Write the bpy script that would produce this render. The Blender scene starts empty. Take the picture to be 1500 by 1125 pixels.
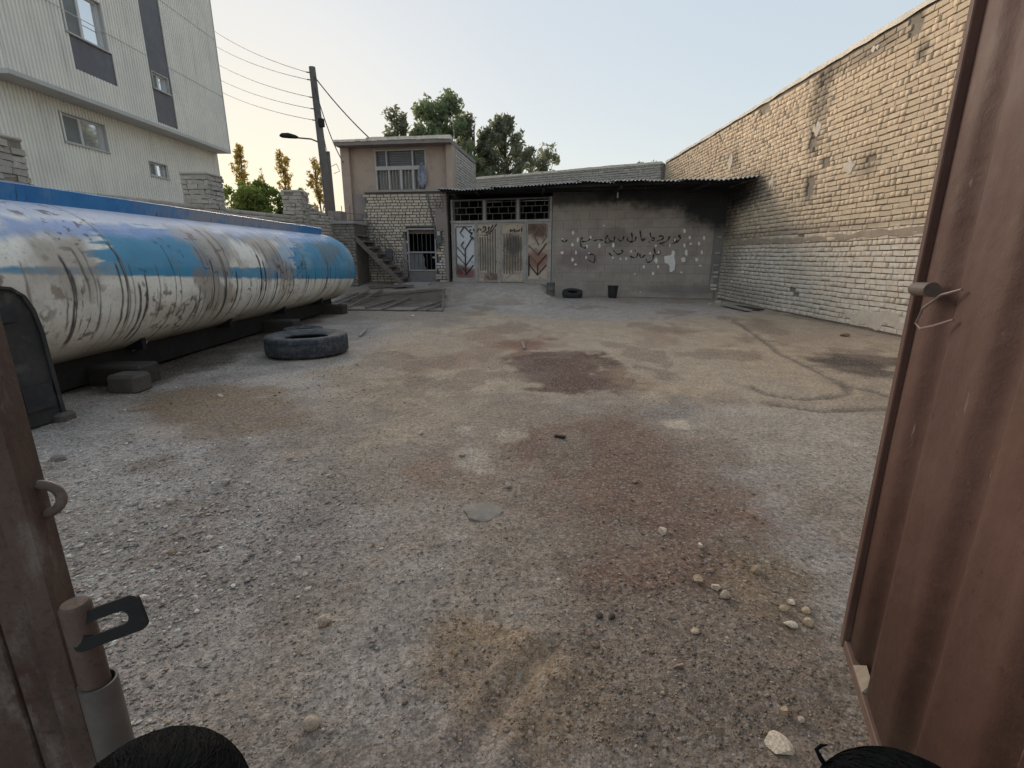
import bpy, math, random
import numpy as np
from mathutils import Vector, Matrix
random.seed(7); RNG = np.random.default_rng(7)
S = bpy.context.scene; COL = S.collection
R = math.radians

# ------------------------------------------------------------------ camera, world, sun, exposure
H = 1.25; FPX = 714.0; PITCH = math.atan(187.5/714.0); CP, SP = math.cos(PITCH), math.sin(PITCH)
cam = bpy.data.cameras.new('camera'); camo = bpy.data.objects.new('camera', cam); COL.objects.link(camo)
camo.location = (0, 0, H); camo.rotation_euler = (math.pi/2-PITCH, 0, 0)
cam.sensor_fit = 'HORIZONTAL'; cam.sensor_width = 36; cam.lens = 36*FPX/1500
cam.clip_start = 0.02; cam.clip_end = 3000
S.camera = camo
SUN_AZ, SUN_EL = -28.0, 6.0         # degrees; azimuth measured from +Y towards +X
wd = bpy.data.worlds.new('World'); S.world = wd; wd.use_nodes = True
wn = wd.node_tree.nodes; wl = wd.node_tree.links
sky = wn.new('ShaderNodeTexSky'); sky.sky_type = 'NISHITA'; sky.sun_disc = False
sky.sun_elevation = R(SUN_EL); sky.sun_rotation = R(SUN_AZ)
sky.air_density = 1.0; sky.dust_density = .7; sky.ozone_density = 1.6; sky.altitude = 0
# hazy dusk: the whole sky's contrast is evened out (same curve in every direction)
gm = wn.new('ShaderNodeGamma'); gm.inputs[1].default_value = .14; hsv = wn.new('ShaderNodeHueSaturation'); hsv.inputs['Saturation'].default_value = 2.2; hsv.inputs['Hue'].default_value = .51
bg = wn['Background']; bg.inputs['Strength'].default_value = 0.215
wl.new(sky.outputs[0], gm.inputs[0]); wl.new(gm.outputs[0], hsv.inputs['Color']); wl.new(hsv.outputs[0], bg.inputs[0])
sl = bpy.data.lights.new('sun', 'SUN'); sl.energy = 2.8; sl.angle = R(50); sl.color = (1, .83, .65)
so = bpy.data.objects.new('sun', sl); COL.objects.link(so)
_d = Vector((math.sin(R(SUN_AZ))*math.cos(R(SUN_EL)), math.cos(R(SUN_AZ))*math.cos(R(SUN_EL)), math.sin(R(SUN_EL))))
so.rotation_euler = (-_d).to_track_quat('-Z', 'Y').to_euler()
vs = S.view_settings; vs.view_transform = 'Standard'; vs.look = 'None'; vs.gamma = 1; vs.exposure = 1.70
vs.use_curve_mapping = False
S.cycles.max_bounces = 6; S.cycles.diffuse_bounces = 4; S.cycles.use_denoising = True

# ------------------------------------------------------------------ helpers: pixels of the photograph -> places
def ray(px, py):
    u = (px-750)/FPX; v = (py-562.5)/FPX
    return np.array([u, CP-v*SP, -SP-v*CP])
def proj(p):
    x, y, z = p[0], p[1], p[2]-H
    t = y*CP-z*SP
    return 750+FPX*x/t, 562.5-FPX*(z*CP+y*SP)/t, t
def G(px, py, z=0.0):
    d = ray(px, py); t = (z-H)/d[2]
    return np.array([d[0]*t, d[1]*t, z])
class Plane:                                        # a vertical plane: origin, direction s, outward normal n
    def __init__(self, o, sdir, n):
        self.o = np.array([o[0], o[1], 0.]); k = math.hypot(*sdir)
        self.s = np.array([sdir[0]/k, sdir[1]/k, 0.]); k = math.hypot(*n)
        self.n = np.array([n[0]/k, n[1]/k, 0.])
    def P(self, s, d, z): return self.o+self.s*s+self.n*d+np.array([0, 0, z])
    def px(self, x, y, d=0.0):
        r = ray(x, y); o = self.o+self.n*d-np.array([0, 0, H])
        t = np.dot(o, self.n)/np.dot(r, self.n); p = r*t
        return float(np.dot(p-o, self.s)), float(p[2]+H)
    def M(self):
        m = Matrix.Identity(4)
        for i in range(3): m[i][0] = self.s[i]; m[i][1] = self.n[i]; m[i][3] = self.o[i]
        return m

# ------------------------------------------------------------------ numpy noise
def _hash(ix, iy, seed):
    h = (ix.astype(np.int64)*374761393+iy.astype(np.int64)*668265263+seed*1274126177) & 0x7fffffff
    h = ((h ^ (h >> 13))*1274126177) & 0x7fffffff
    return ((h ^ (h >> 16)) & 0xffff)/65535.0
def vnoise(x, y, seed=0):
    ix = np.floor(x); iy = np.floor(y); fx = x-ix; fy = y-iy
    fx = fx*fx*(3-2*fx); fy = fy*fy*(3-2*fy)
    a = _hash(ix, iy, seed); b = _hash(ix+1, iy, seed); c = _hash(ix, iy+1, seed); d = _hash(ix+1, iy+1, seed)
    return (a*(1-fx)+b*fx)*(1-fy)+(c*(1-fx)+d*fx)*fy
def fbm(x, y, seed=0, o=4):
    x = np.asarray(x, float); y = np.asarray(y, float)
    r = 0; a = .5; tot = 0
    for k in range(o):
        r = r+a*vnoise(x*2**k, y*2**k, seed+k*17); tot += a; a *= .5; x, y = x*.80-y*.60+7.3, x*.60+y*.80+2.1
    return r/tot
def sstep(a, b, x):
    t = np.clip((x-a)/(b-a), 0, 1); return t*t*(3-2*t)
def polydist(x, y, poly):                           # signed distance, negative inside
    x = np.asarray(x, float); y = np.asarray(y, float)
    d = np.full(x.shape, 1e9); ins = np.zeros(x.shape, bool); n = len(poly)
    for i in range(n):
        ax, ay = poly[i]; bx, by = poly[(i+1) % n]
        ex, ey = bx-ax, by-ay; L = ex*ex+ey*ey+1e-12
        t = np.clip(((x-ax)*ex+(y-ay)*ey)/L, 0, 1)
        d = np.minimum(d, np.hypot(x-ax-t*ex, y-ay-t*ey))
        c = ((ay > y) != (by > y)); xi = ax+(y-ay)/(by-ay if abs(by-ay) > 1e-9 else 1e-9)*(bx-ax)
        ins ^= (c & (x < xi))
    return np.where(ins, -d, d)
def linedist(x, y, pts):
    d = np.full(np.shape(x), 1e9)
    for (ax, ay), (bx, by) in zip(pts[:-1], pts[1:]):
        ex, ey = bx-ax, by-ay; L = ex*ex+ey*ey+1e-12
        t = np.clip(((x-ax)*ex+(y-ay)*ey)/L, 0, 1)
        d = np.minimum(d, np.hypot(x-ax-t*ex, y-ay-t*ey))
    return d

# ------------------------------------------------------------------ helpers: objects
def link(o, parent=None):
    COL.objects.link(o)
    if parent is not None:
        o.parent = parent
        o.matrix_parent_inverse = root_matrix(parent).inverted()
    return o
def root_matrix(p):
    m = p.matrix_basis.copy()
    if p.parent is not None: m = root_matrix(p.parent) @ p.matrix_parent_inverse @ m
    return m
def thing(name, label, cat, loc=(0, 0, 0), group=None):
    e = bpy.data.objects.new(name, None); e.empty_display_size = .1; COL.objects.link(e)
    e.location = tuple(float(v) for v in loc); e['label'] = label; e['category'] = cat
    if group: e['group'] = group
    return e
def tag(o, label, cat, group=None):
    o['label'] = label; o['category'] = cat
    if group: o['group'] = group
    return o
def npmesh(name, V, F, mat, parent=None, smooth=False, colors=None, kind=None):
    """V (n,3), F (m,3|4) arrays or list of lists"""
    me = bpy.data.meshes.new(name)
    if isinstance(F, np.ndarray):
        k = F.shape[1]; me.vertices.add(len(V)); me.vertices.foreach_set('co', np.ascontiguousarray(V, dtype=np.float32).ravel())
        me.loops.add(F.size); me.loops.foreach_set('vertex_index', np.ascontiguousarray(F, dtype=np.int32).ravel())
        me.polygons.add(len(F)); me.polygons.foreach_set('loop_start', np.arange(0, F.size, k, dtype=np.int32))
        me.update(calc_edges=True); me.validate()
    else:
        me.from_pydata([tuple(map(float, v)) for v in V], [], F); me.update()
    if colors is not None:
        at = me.color_attributes.new('paint', 'FLOAT_COLOR', 'POINT')
        c = np.ones((len(V), 4), np.float32); c[:, :colors.shape[1]] = colors; at.data.foreach_set('color', c.ravel())
    if smooth: me.polygons.foreach_set('use_smooth', np.ones(len(me.polygons), bool))
    if mat is not None: me.materials.append(mat)
    o = bpy.data.objects.new(name, me); link(o, parent)
    if kind: o['kind'] = kind
    return o
class MB:
    """collects shapes; T maps local to world"""
    def __init__(self, T=None): self.V = []; self.F = []; self.T = T
    def _a(self, vs_, fs):
        b = len(self.V)
        for v in vs_:
            v = Vector((float(v[0]), float(v[1]), float(v[2])))
            if self.T is not None: v = self.T @ v
            self.V.append(v)
        self.F += [[i+b for i in f] for f in fs]; return self
    def box(self, x0, x1, y0, y1, z0, z1, j=0.0):
        v = [(x, y, z) for z in (z0, z1) for y in (y0, y1) for x in (x0, x1)]
        if j: v = [tuple(c+random.uniform(-j, j) for c in p) for p in v]
        return self._a(v, [[0, 2, 3, 1], [4, 5, 7, 6], [0, 1, 5, 4], [2, 6, 7, 3], [0, 4, 6, 2], [1, 3, 7, 5]])
    def bbox(self, x0, x1, y0, y1, z0, z1, b=.01):            # bevelled box
        import itertools
        vs_ = []; idx = {}
        X = (x0, x1); Y = (y0, y1); Z = (z0, z1); sg = (1, -1)
        for i, j, k in itertools.product((0, 1), repeat=3):
            for ax in range(3):
                p = [X[i]+sg[i]*b, Y[j]+sg[j]*b, Z[k]+sg[k]*b]
                p[ax] = (X[i], Y[j], Z[k])[ax]
                idx[(i, j, k, ax)] = len(vs_); vs_.append(p)
        fs = []
        for ax in range(3):
            for e in (0, 1):
                o = [a for a in range(3) if a != ax]; q = []
                for a, c in ((0, 0), (1, 0), (1, 1), (0, 1)):
                    ijk = [0, 0, 0]; ijk[ax] = e; ijk[o[0]] = a; ijk[o[1]] = c
                    q.append(idx[tuple(ijk)+(ax,)])
                if (e == 0) != (ax == 1): q = q[::-1]
                fs.append(q)
        for ax in range(3):
            o = [a for a in range(3) if a != ax]
            for a in (0, 1):
                for c in (0, 1):
                    l = [0, 0, 0]; h = [0, 0, 0]; h[ax] = 1
                    for d in (l, h): d[o[0]] = a; d[o[1]] = c
                    l = tuple(l); h = tuple(h)
                    fs.append([idx[l+(o[0],)], idx[h+(o[0],)], idx[h+(o[1],)], idx[l+(o[1],)]])
        for c in itertools.product((0, 1), repeat=3): fs.append([idx[c+(0,)], idx[c+(1,)], idx[c+(2,)]])
        return self._a(vs_, fs)
    def tube(self, pts, r, n=8, cap=True):
        pts = [Vector(tuple(map(float, p))) for p in pts]; rs = r if isinstance(r, (list, tuple)) else [r]*len(pts)
        vs_ = []; fs = []; up = None
        for i, p in enumerate(pts):
            t = (pts[min(i+1, len(pts)-1)]-pts[max(i-1, 0)]).normalized()
            if up is None: up = Vector((0, 0, 1)) if abs(t.z) < .9 else Vector((1, 0, 0))
            a = t.cross(up).normalized(); b = a.cross(t).normalized(); up = b
            for k in range(n):
                th = 2*math.pi*k/n; vs_.append(p+(a*math.cos(th)+b*math.sin(th))*rs[i])
        for i in range(len(pts)-1):
            for k in range(n): fs.append([i*n+k, i*n+(k+1) % n, (i+1)*n+(k+1) % n, (i+1)*n+k])
        if cap: fs.append(list(range(n))); fs.append([(len(pts)-1)*n+k for k in range(n)][::-1])
        return self._a(vs_, fs)
    def lathe(self, prof, c=(0, 0, 0), n=24, closed=False):   # prof: (r,z), axis z
        vs_ = []; fs = []; m = len(prof)
        for r, z in prof:
            for k in range(n):
                th = 2*math.pi*k/n; vs_.append((c[0]+r*math.cos(th), c[1]+r*math.sin(th), c[2]+z))
        for i in range(m if closed else m-1):
            for k in range(n):
                j = (i+1) % m; fs.append([i*n+k, i*n+(k+1) % n, j*n+(k+1) % n, j*n+k])
        return self._a(vs_, fs)
    def prism(self, poly, y0, y1):                            # poly in (x,z), extruded in y
        n = len(poly); v = [(x, y0, z) for x, z in poly]+[(x, y1, z) for x, z in poly]
        fs = [list(range(n)), list(range(n, 2*n))[::-1]]
        for i in range(n): fs.append([i, (i+1) % n, n+(i+1) % n, n+i])
        return self._a(v, fs)
    def bar(self, p, q, w, h):                                # square bar between two points
        p = Vector(tuple(map(float, p))); q = Vector(tuple(map(float, q))); t = (q-p).normalized()
        up = Vector((0, 0, 1)) if abs(t.z) < .9 else Vector((0, 1, 0))
        a = t.cross(up).normalized()*w/2; b = a.cross(t).normalized()*h/2
        v = [e+sa*a+sb*b for e in (p, q) for sa, sb in ((-1, -1), (1, -1), (1, 1), (-1, 1))]
        return self._a(v, [[0, 3, 2, 1], [4, 5, 6, 7], [0, 1, 5, 4], [1, 2, 6, 5], [2, 3, 7, 6], [3, 0, 4, 7]])
    def build(self, name, mat, parent=None, smooth=False, kind=None):
        o = npmesh(name, self.V, self.F, mat, parent, False, None, kind)
        me = o.data
        import bmesh
        bm = bmesh.new(); bm.from_mesh(me); bmesh.ops.recalc_face_normals(bm, faces=bm.faces); bm.to_mesh(me); bm.free()
        if smooth:
            me.polygons.foreach_set('use_smooth', np.ones(len(me.polygons), bool))
            try: me.set_sharp_from_angle(angle=R(40))
            except Exception: pass
        return o
def frame(o, x, y, z=None):                                   # matrix from origin and axes
    x = Vector(x).normalized(); y = Vector(y).normalized(); z = Vector(z) if z is not None else x.cross(y)
    m = Matrix.Identity(4)
    for i in range(3): m[i][0] = x[i]; m[i][1] = y[i]; m[i][2] = z[i]; m[i][3] = o[i]
    return m

# ------------------------------------------------------------------ helpers: materials
class NT:
    def __init__(self, name, rough=.85, metal=0., spec=.3):
        self.m = bpy.data.materials.new(name); self.m.use_nodes = True
        self.t = self.m.node_tree; self.b = self.t.nodes['Principled BSDF']
        self.b.inputs['Roughness'].default_value = rough; self.b.inputs['Metallic'].default_value = metal
        self.b.inputs['Specular IOR Level'].default_value = spec
        self.pos = self.n('ShaderNodeNewGeometry').outputs['Position']
    def n(self, ty, **kw):
        nd = self.t.nodes.new(ty)
        for k, v in kw.items(): setattr(nd, k, v)
        return nd
    def l(self, a, b): self.t.links.new(a, b)
    def s(self, sock, v):
        if hasattr(v, 'is_linked') or isinstance(v, bpy.types.NodeSocket): self.l(v, sock)
        else: sock.default_value = v
    def math(self, op, a, b=0., c=None, clamp=False):
        nd = self.n('ShaderNodeMath', operation=op, use_clamp=clamp); self.s(nd.inputs[0], a); self.s(nd.inputs[1], b)
        if c is not None: self.s(nd.inputs[2], c)
        return nd.outputs[0]
    def noise(self, scale=5, detail=4, rough=.6, vec=None, stretch=None, dist=0.):
        v = vec if vec is not None else self.pos
        if stretch is not None:
            mp = self.n('ShaderNodeMapping'); self.l(v, mp.inputs[0]); mp.inputs['Scale'].default_value = stretch; v = mp.outputs[0]
        nd = self.n('ShaderNodeTexNoise'); self.l(v, nd.inputs['Vector']); nd.inputs['Scale'].default_value = scale
        nd.inputs['Detail'].default_value = detail; nd.inputs['Roughness'].default_value = rough; nd.inputs['Distortion'].default_value = dist
        return nd.outputs['Fac']
    def ramp(self, fac, a, b):
        nd = self.n('ShaderNodeMapRange'); nd.interpolation_type = 'SMOOTHSTEP'; self.s(nd.inputs[0], fac)
        nd.inputs[1].default_value = a; nd.inputs[2].default_value = b; return nd.outputs[0]
    def mix(self, f, a, b, mode='MIX'):
        nd = self.n('ShaderNodeMix', data_type='RGBA', blend_type=mode); self.s(nd.inputs[0], f)
        for sk, v in ((nd.inputs[6], a), (nd.inputs[7], b)):
            if isinstance(v, bpy.types.NodeSocket): self.l(v, sk)
            else: sk.default_value = tuple(v)+((1,) if len(v) == 3 else ())
        return nd.outputs[2]
    def rnd(self):                                            # one value per piece: per object and per loose island
        oi = self.n('ShaderNodeObjectInfo').outputs['Random']; ri = self.n('ShaderNodeNewGeometry').outputs['Random Per Island']
        return self.math('FRACT', self.math('ADD', oi, ri))
    def ell(self, c, r, soft=.5, nscale=3., namp=.5):         # soft blob round c with radii r, edge broken by noise
        sub = self.n('ShaderNodeVectorMath', operation='SUBTRACT'); self.l(self.pos, sub.inputs[0]); sub.inputs[1].default_value = tuple(map(float, c))
        dv = self.n('ShaderNodeVectorMath', operation='DIVIDE'); self.l(sub.outputs[0], dv.inputs[0]); dv.inputs[1].default_value = r
        ln = self.n('ShaderNodeVectorMath', operation='LENGTH'); self.l(dv.outputs[0], ln.inputs[0])
        d = self.math('ADD', ln.outputs['Value'], self.math('MULTIPLY', self.math('SUBTRACT', self.noise(nscale, 4), .5), namp*2))
        return self.ramp(d, 1+soft*.5, 1-soft)
    def bump(self, h, dist=.01, strength=1.):
        nd = self.n('ShaderNodeBump'); self.s(nd.inputs['Height'], h); nd.inputs['Distance'].default_value = dist; nd.inputs['Strength'].default_value = strength
        self.l(nd.outputs[0], self.b.inputs['Normal'])
    def col(self, c): self.s(self.b.inputs['Base Color'], c if isinstance(c, bpy.types.NodeSocket) else tuple(c)+(1,)); return self.m
def weathered(name, c1, c2, scale=4., rough=.85, bump=.004, metal=0., fine=60., c3=None, c3amt=.6, spec=.3, blobs=(), stretch=None, rvar=0.):
    k = NT(name, rough, metal, spec)
    a = k.mix(k.ramp(k.noise(scale, 5, stretch=stretch), .3, .7), c1, c2)
    a = k.mix(k.math('MULTIPLY', k.ramp(k.noise(fine, 3), .35, .75), .35), a, tuple(x*.6 for x in c1))
    if c3 is not None: a = k.mix(k.math('MULTIPLY', k.ramp(k.noise(scale*2.3, 6, .65, stretch=stretch), .52, .68), c3amt), a, c3)
    if rvar: a = k.mix(1., a, k.mix(k.rnd(), (1-rvar,)*3, (1+rvar*.5,)*3), 'MULTIPLY')
    for c, r, cc, st in blobs: a = k.mix(k.math('MULTIPLY', k.ell(c, r), st), a, cc)
    if bump: k.bump(k.noise(fine, 4), bump)
    return k.col(a)

# ------------------------------------------------------------------ the main planes of the place
FA = Plane((6.2, 14.9), (-.956, .292), (-.292, -.956))           # block wall and yard gate, s runs to the left
HO = Plane((-2.15, 17.25), (-math.cos(R(8)), math.sin(R(8))), (-math.sin(R(8)), -math.cos(R(8))))   # house front
RW = Plane((6.2, 0), (0, 1), (-1, 0))                             # right brick wall, s = Y

def gz(x, y):                                                     # ground height (ramp up to the gate and the house)
    x = np.asarray(x, float); y = np.asarray(y, float)
    d = (6.2-x)*.292+(14.9-y)*.956                                # distance in front of the facade
    k = sstep(3.6, .35, d)*sstep(1.45, .85, x)
    return .38*k+.03*(fbm(x*.7+3, y*.7, 5, 3)-.5)*sstep(.4, 1.5, d+0*x)
# ------------------------------------------------------------------ ground: one sheet to the horizon, stains and the shade under the tank as its own colour
def P2(pts): return [tuple(G(x, y)[:2]) for x, y in pts]
PATCH = [
 ([(560,1160),(640,960),(690,820),(700,700),(690,600),(640,540),(700,470),(760,470),(780,600),(800,760),(760,950),(720,1160)], (.325,.295,.25), .2, .35, .5),
 ([(300,1100),(420,900),(560,760),(640,690),(760,690),(700,820),(560,980),(440,1160)], (.315,.285,.245), .2, .35, .45),
 ([(820,600),(1040,600),(1200,720),(1290,860),(1290,1100),(1000,1100),(860,900),(780,720)], (.205,.17,.142), .25, .5, .8),
 ([(420,600),(560,560),(800,590),(840,700),(700,760),(560,720),(440,680)], (.25,.215,.175), .3, .5, .6),  # pixel outline, colour, edge softness (m), edge noise (m), strength
 ([(560,640),(600,560),(540,520),(600,480),(700,452),(1040,452),(1330,500),(1330,610),(1180,600),(1000,600),(820,592),(720,600)], (.33,.285,.225), .5, .7, .9),
 ([(620,425),(1060,440),(1120,462),(960,468),(800,470),(700,455),(600,445)], (.31,.30,.30), .5, .6, .9),
 ([(640,420),(660,430),(700,470),(640,480),(520,470),(500,440),(540,425)], (.20,.185,.17), .5, .6, .8),
 ([(610,500),(760,478),(800,505),(740,530),(660,545),(600,560),(560,540)], (.235,.175,.135), .35, .7, .8),
 ([(560,590),(620,560),(760,575),(740,610),(600,625)], (.27,.235,.19), .4, .6, .7),
 ([(740,545),(762,520),(800,512),(862,516),(890,530),(930,548),(960,560),(900,572),(800,574)], (.105,.066,.056), .16, .42, 1.),
 ([(735,500),(765,488),(800,500),(790,515),(750,520)], (.185,.105,.075), .25, .5, .9),
 ([(925,492),(960,478),(1000,484),(990,500),(965,515),(935,510)], (.19,.12,.085), .2, .5, .9),
 ([(900,545),(960,540),(1020,548),(1000,566),(930,568)], (.26,.195,.13), .25, .4, .7),
 ([(1165,525),(1220,515),(1330,528),(1330,560),(1240,548)], (.075,.06,.052), .2, .35, .95),
 ([(1090,460),(1140,470),(1180,500),(1150,505),(1110,480)], (.17,.125,.095), .15, .3, .8),
 ([(1120,480),(1240,480),(1260,500),(1180,510)], (.24,.19,.15), .2, .4, .6),
 ([(960,600),(1100,585),(1320,605),(1310,720),(1200,720),(1080,660)], (.31,.29,.265), .25, .4, .8),
 ([(940,590),(1010,580),(1050,600),(1010,615),(950,610)], (.19,.18,.18), .12, .25, .7),
 ([(790,640),(900,600),(1000,640),(1090,700),(1170,790),(1230,880),(1180,930),(1020,890),(930,810),(840,730)], (.175,.125,.10), .22, .42, 1.),
 ([(1080,800),(1180,800),(1230,890),(1180,940),(1090,900)], (.215,.175,.125), .1, .14, .75),
 ([(600,960),(650,910),(720,905),(830,945),(890,970),(880,1060),(800,1160),(680,1090),(600,1010)], (.275,.215,.145), .09, .13, .8),
 ([(180,610),(250,575),(340,562),(450,588),(460,620),(350,640),(230,640)], (.175,.13,.085), .2, .3, .9),
 ([(480,540),(560,530),(660,560),(680,590),(560,600),(480,580)], (.26,.22,.17), .25, .35, .75),
 ([(20,640),(120,625),(290,640),(360,690),(230,730),(60,760)], (.37,.365,.37), .3, .5, .6),
 ([(150,690),(230,670),(260,690),(200,705)], (.16,.145,.13), .12, .2, .7),
 ([(340,555),(400,548),(430,556),(360,566)], (.37,.36,.37), .12, .25, .6),
 ([(580,690),(640,655),(700,690),(720,715),(640,720)], (.21,.155,.125), .14, .3, .75),
 ([(640,662),(680,655),(722,668),(722,692),(672,690)], (.37,.34,.305), .06, .08, .85),
 ([(668,625),(690,624),(690,638),(668,638)], (.38,.355,.33), .05, .06, .8),
 ([(718,630),(762,626),(768,642),(738,648)], (.37,.335,.285), .05, .08, .85),
 ([(970,616),(1004,614),(1010,626),(976,628)], (.41,.37,.31), .05, .06, .9),
 ([(800,640),(850,625),(880,660),(830,690)], (.19,.17,.145), .1, .15, .6),
 ([(1060,690),(1130,680),(1240,780),(1260,900),(1220,960),(1190,860),(1110,760)], (.30,.295,.295), .15, .3, .6),
 ([(420,960),(560,850),(660,780),(720,800),(620,900),(560,1040),(420,1060)], (.34,.335,.335), .12, .2, .6),
 ([(860,930),(1010,880),(1180,960),(1180,1120),(960,1120),(880,1020)], (.215,.19,.165), .1, .15, .6),
 ([(30,585),(200,575),(260,555),(400,510),(480,462),(500,440),(300,470),(100,520),(-200,560),(-200,640)], (.055,.048,.042), .25, .3, .92),  # shade under the tank, painted as a dark ground patch
 ([(690,442),(716,424),(800,423),(818,436),(770,455)], (.37,.36,.35), .2, .5, .8),
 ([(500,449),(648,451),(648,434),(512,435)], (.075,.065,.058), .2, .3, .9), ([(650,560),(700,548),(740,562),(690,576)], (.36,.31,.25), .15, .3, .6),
]
CRACKS = [[(1075,468),(1110,492),(1145,518),(1200,545),(1238,562),(1242,576),(1215,582),(1170,584),(1130,578),(1100,566)],
          [(1225,560),(1260,568),(1320,585)], [(1120,590),(1200,602),(1320,598)]]
def ground_colour(x, y):
    n1 = fbm(x*.9, y*.9, 11, 4); n2 = fbm(x*3.1, y*3.1, 23, 4); n3 = fbm(x*9, y*9, 31, 3)
    base = np.stack([.285+.12*(n1-.5)+.20*(n2-.5), .278+.12*(n1-.5)+.19*(n2-.5), .285+.10*(n1-.5)+.19*(n2-.5)], -1)
    warm = np.clip((x+1.2)/4, 0, 1)[..., None]*np.array([.012, -.018, -.055]); base = base+warm-np.array([.02, .02, .03])
    for poly, c, soft, na, st in PATCH:
        w = P2(poly)
        cx = sum(p[0] for p in w)/len(w); cy = sum(p[1] for p in w)/len(w); rr = max(math.hypot(p[0]-cx, p[1]-cy) for p in w)+2*na+soft
        m = np.hypot(x-cx, y-cy) < rr
        if not m.any(): continue
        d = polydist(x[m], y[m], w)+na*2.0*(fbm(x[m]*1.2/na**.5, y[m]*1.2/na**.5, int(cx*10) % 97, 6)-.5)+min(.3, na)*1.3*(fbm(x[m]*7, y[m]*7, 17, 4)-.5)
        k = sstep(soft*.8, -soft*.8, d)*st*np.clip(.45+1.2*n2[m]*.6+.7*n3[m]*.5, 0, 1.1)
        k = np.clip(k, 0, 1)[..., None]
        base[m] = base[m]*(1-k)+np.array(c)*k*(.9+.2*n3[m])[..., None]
    # hard pale crust broken up by loose dirt: crisp, ragged islands
    reg = sstep(3.0, 5.0, y)*sstep(16, 12, y)*sstep(-3.4, -1.2, x)
    f1 = fbm(x*.9+4, y*.55, 131, 6); k = (sstep(.535, .56, f1+.05*(n3-.5))*reg*.55)[..., None]; base = base*(1-k)+np.array([.335, .30, .25])*k
    k = (sstep(.60, .63, fbm(x*1.3, y*.8+9, 137, 6))*reg*.55)[..., None]; base = base*(1-k)+np.array([.17, .135, .11])*k
    f2 = fbm(x*2.6, y*2.6, 139, 6); near_ = sstep(5.5, 3.5, y); k = (sstep(.58, .61, f2)*near_*.45)[..., None]; base = base*(1-k)+np.array([.20, .175, .155])*k
    for cr in CRACKS:
        d = linedist(x+.06*(fbm(x*4, y*4, 3, 3)-.5), y+.06*(fbm(x*4+9, y*4, 4, 3)-.5), P2(cr)); k = (sstep(.07, .015, d)*.65)[..., None]
        base = base*(1-k)+np.array([.09, .08, .07])*k
    base *= (.86+.28*n3)[..., None]
    base = base*np.array([1.34, 1.19, 1.05])
    return np.clip(base, .02, .7)
def gravel_density(x, y):
    d = .34+1.1*(fbm(x*1.6, y*1.6, 71, 4)-.5)+.25*sstep(-.2, -1.2, x)
    for poly, k in (([(560,640),(600,560),(540,520),(640,475),(760,440),(1060,440),(1330,500),(1330,640),(1180,640),(1000,600),(820,592),(720,600)], .10),
                    ([(740,545),(800,512),(890,530),(960,560),(800,574)], .02),
                    ([(600,960),(720,905),(890,970),(880,1060),(800,1160),(640,1060)], .28),
                    ([(180,610),(340,562),(460,620),(230,640)], .3)):
        dd = polydist(x, y, P2(poly)); m = sstep(.35, -.2, dd); d = d*(1-m)+k*m
    for poly, k in (([(20,640),(290,640),(480,700),(420,860),(200,900),(60,800)], 1.0), ([(940,800),(1100,790),(1240,900),(1220,1125),(900,1125),(860,930)], .6)):
        dd = polydist(x, y, P2(poly)); m = sstep(.4, -.3, dd)*.75; d = d*(1-m)+k*m
    return np.clip(d, 0, 1)
def ground_h(x, y):
    near = sstep(9, 2, y)
    h = gz(x, y)+.018*(fbm(x*2.2, y*2.2, 41, 4)-.5)+.016*near*(fbm(x*9, y*9, 43, 3)-.5)+.010*near*(fbm(x*26, y*26, 47, 2)-.5)
    for cr in CRACKS: h = h-.022*sstep(.08, .01, linedist(x+.06*(fbm(x*4, y*4, 3, 3)-.5), y+.06*(fbm(x*4+9, y*4, 4, 3)-.5), P2(cr)))
    # a faint wheel rut at the lower middle of the view
    rt = linedist(x, y, P2([(690,1110),(740,1030),(800,960)])); h = h-.018*sstep(.05, .0, rt)+.012*sstep(.05, .0, abs(rt-.085))
    return h
gx = np.concatenate([[-1500, -500, -150, -60, -25, -14, -9], np.arange(-6.5, -2.2, .07), np.arange(-2.2, 2.2, .028), np.arange(2.2, 6.6, .06), [8, 14, 25, 60, 150, 500, 1500]])
gy = np.concatenate([[-1500, -400, -100, -30, -10, -4, -1.5, -.5, 0, .2], np.arange(.3, 3.6, .022), np.arange(3.6, 7, .045), np.arange(7, 19, .10), [20, 23, 27, 33, 45, 70, 120, 250, 600, 1500]])
GX, GY = np.meshgrid(gx, gy)
fx, fy = GX.ravel(), GY.ravel()
fz = ground_h(fx, fy); far = (np.abs(fx) > 8) | (fy > 20) | (fy < -.6); fz = np.where(far, np.where(fy > 16, .0, 0.), fz)
nx, ny = len(gx), len(gy); ii = np.arange(nx*ny).reshape(ny, nx)
GF = np.stack([ii[:-1, :-1], ii[:-1, 1:], ii[1:, 1:], ii[1:, :-1]], -1).reshape(-1, 4)
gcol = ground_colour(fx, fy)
gk = NT('ground_dirt', .93, 0, .25)
at = gk.n('ShaderNodeAttribute', attribute_name='paint').outputs['Color']
c_ = gk.mix(1., at, gk.mix(gk.ramp(gk.noise(38, 5, .7), .3, .72), (.62, .62, .62), (1.30, 1.30, 1.30)), 'MULTIPLY')
c_ = gk.mix(1., c_, gk.mix(gk.ramp(gk.noise(150, 3, .7), .32, .7), (.76, .76, .76), (1.22, 1.22, 1.22)), 'MULTIPLY')
vo = gk.n('ShaderNodeTexVoronoi'); gk.l(gk.pos, vo.inputs['Vector']); vo.inputs['Scale'].default_value = 95
vs_ = gk.n('ShaderNodeSeparateColor'); gk.l(vo.outputs['Color'], vs_.inputs[0])
c_ = gk.mix(gk.math('MULTIPLY', gk.ramp(vs_.outputs[0], .86, .90), .35), c_, (.52, .48, .43))
c_ = gk.mix(gk.math('MULTIPLY', gk.ramp(vs_.outputs[1], .88, .92), .4), c_, (.10, .09, .085))
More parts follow.
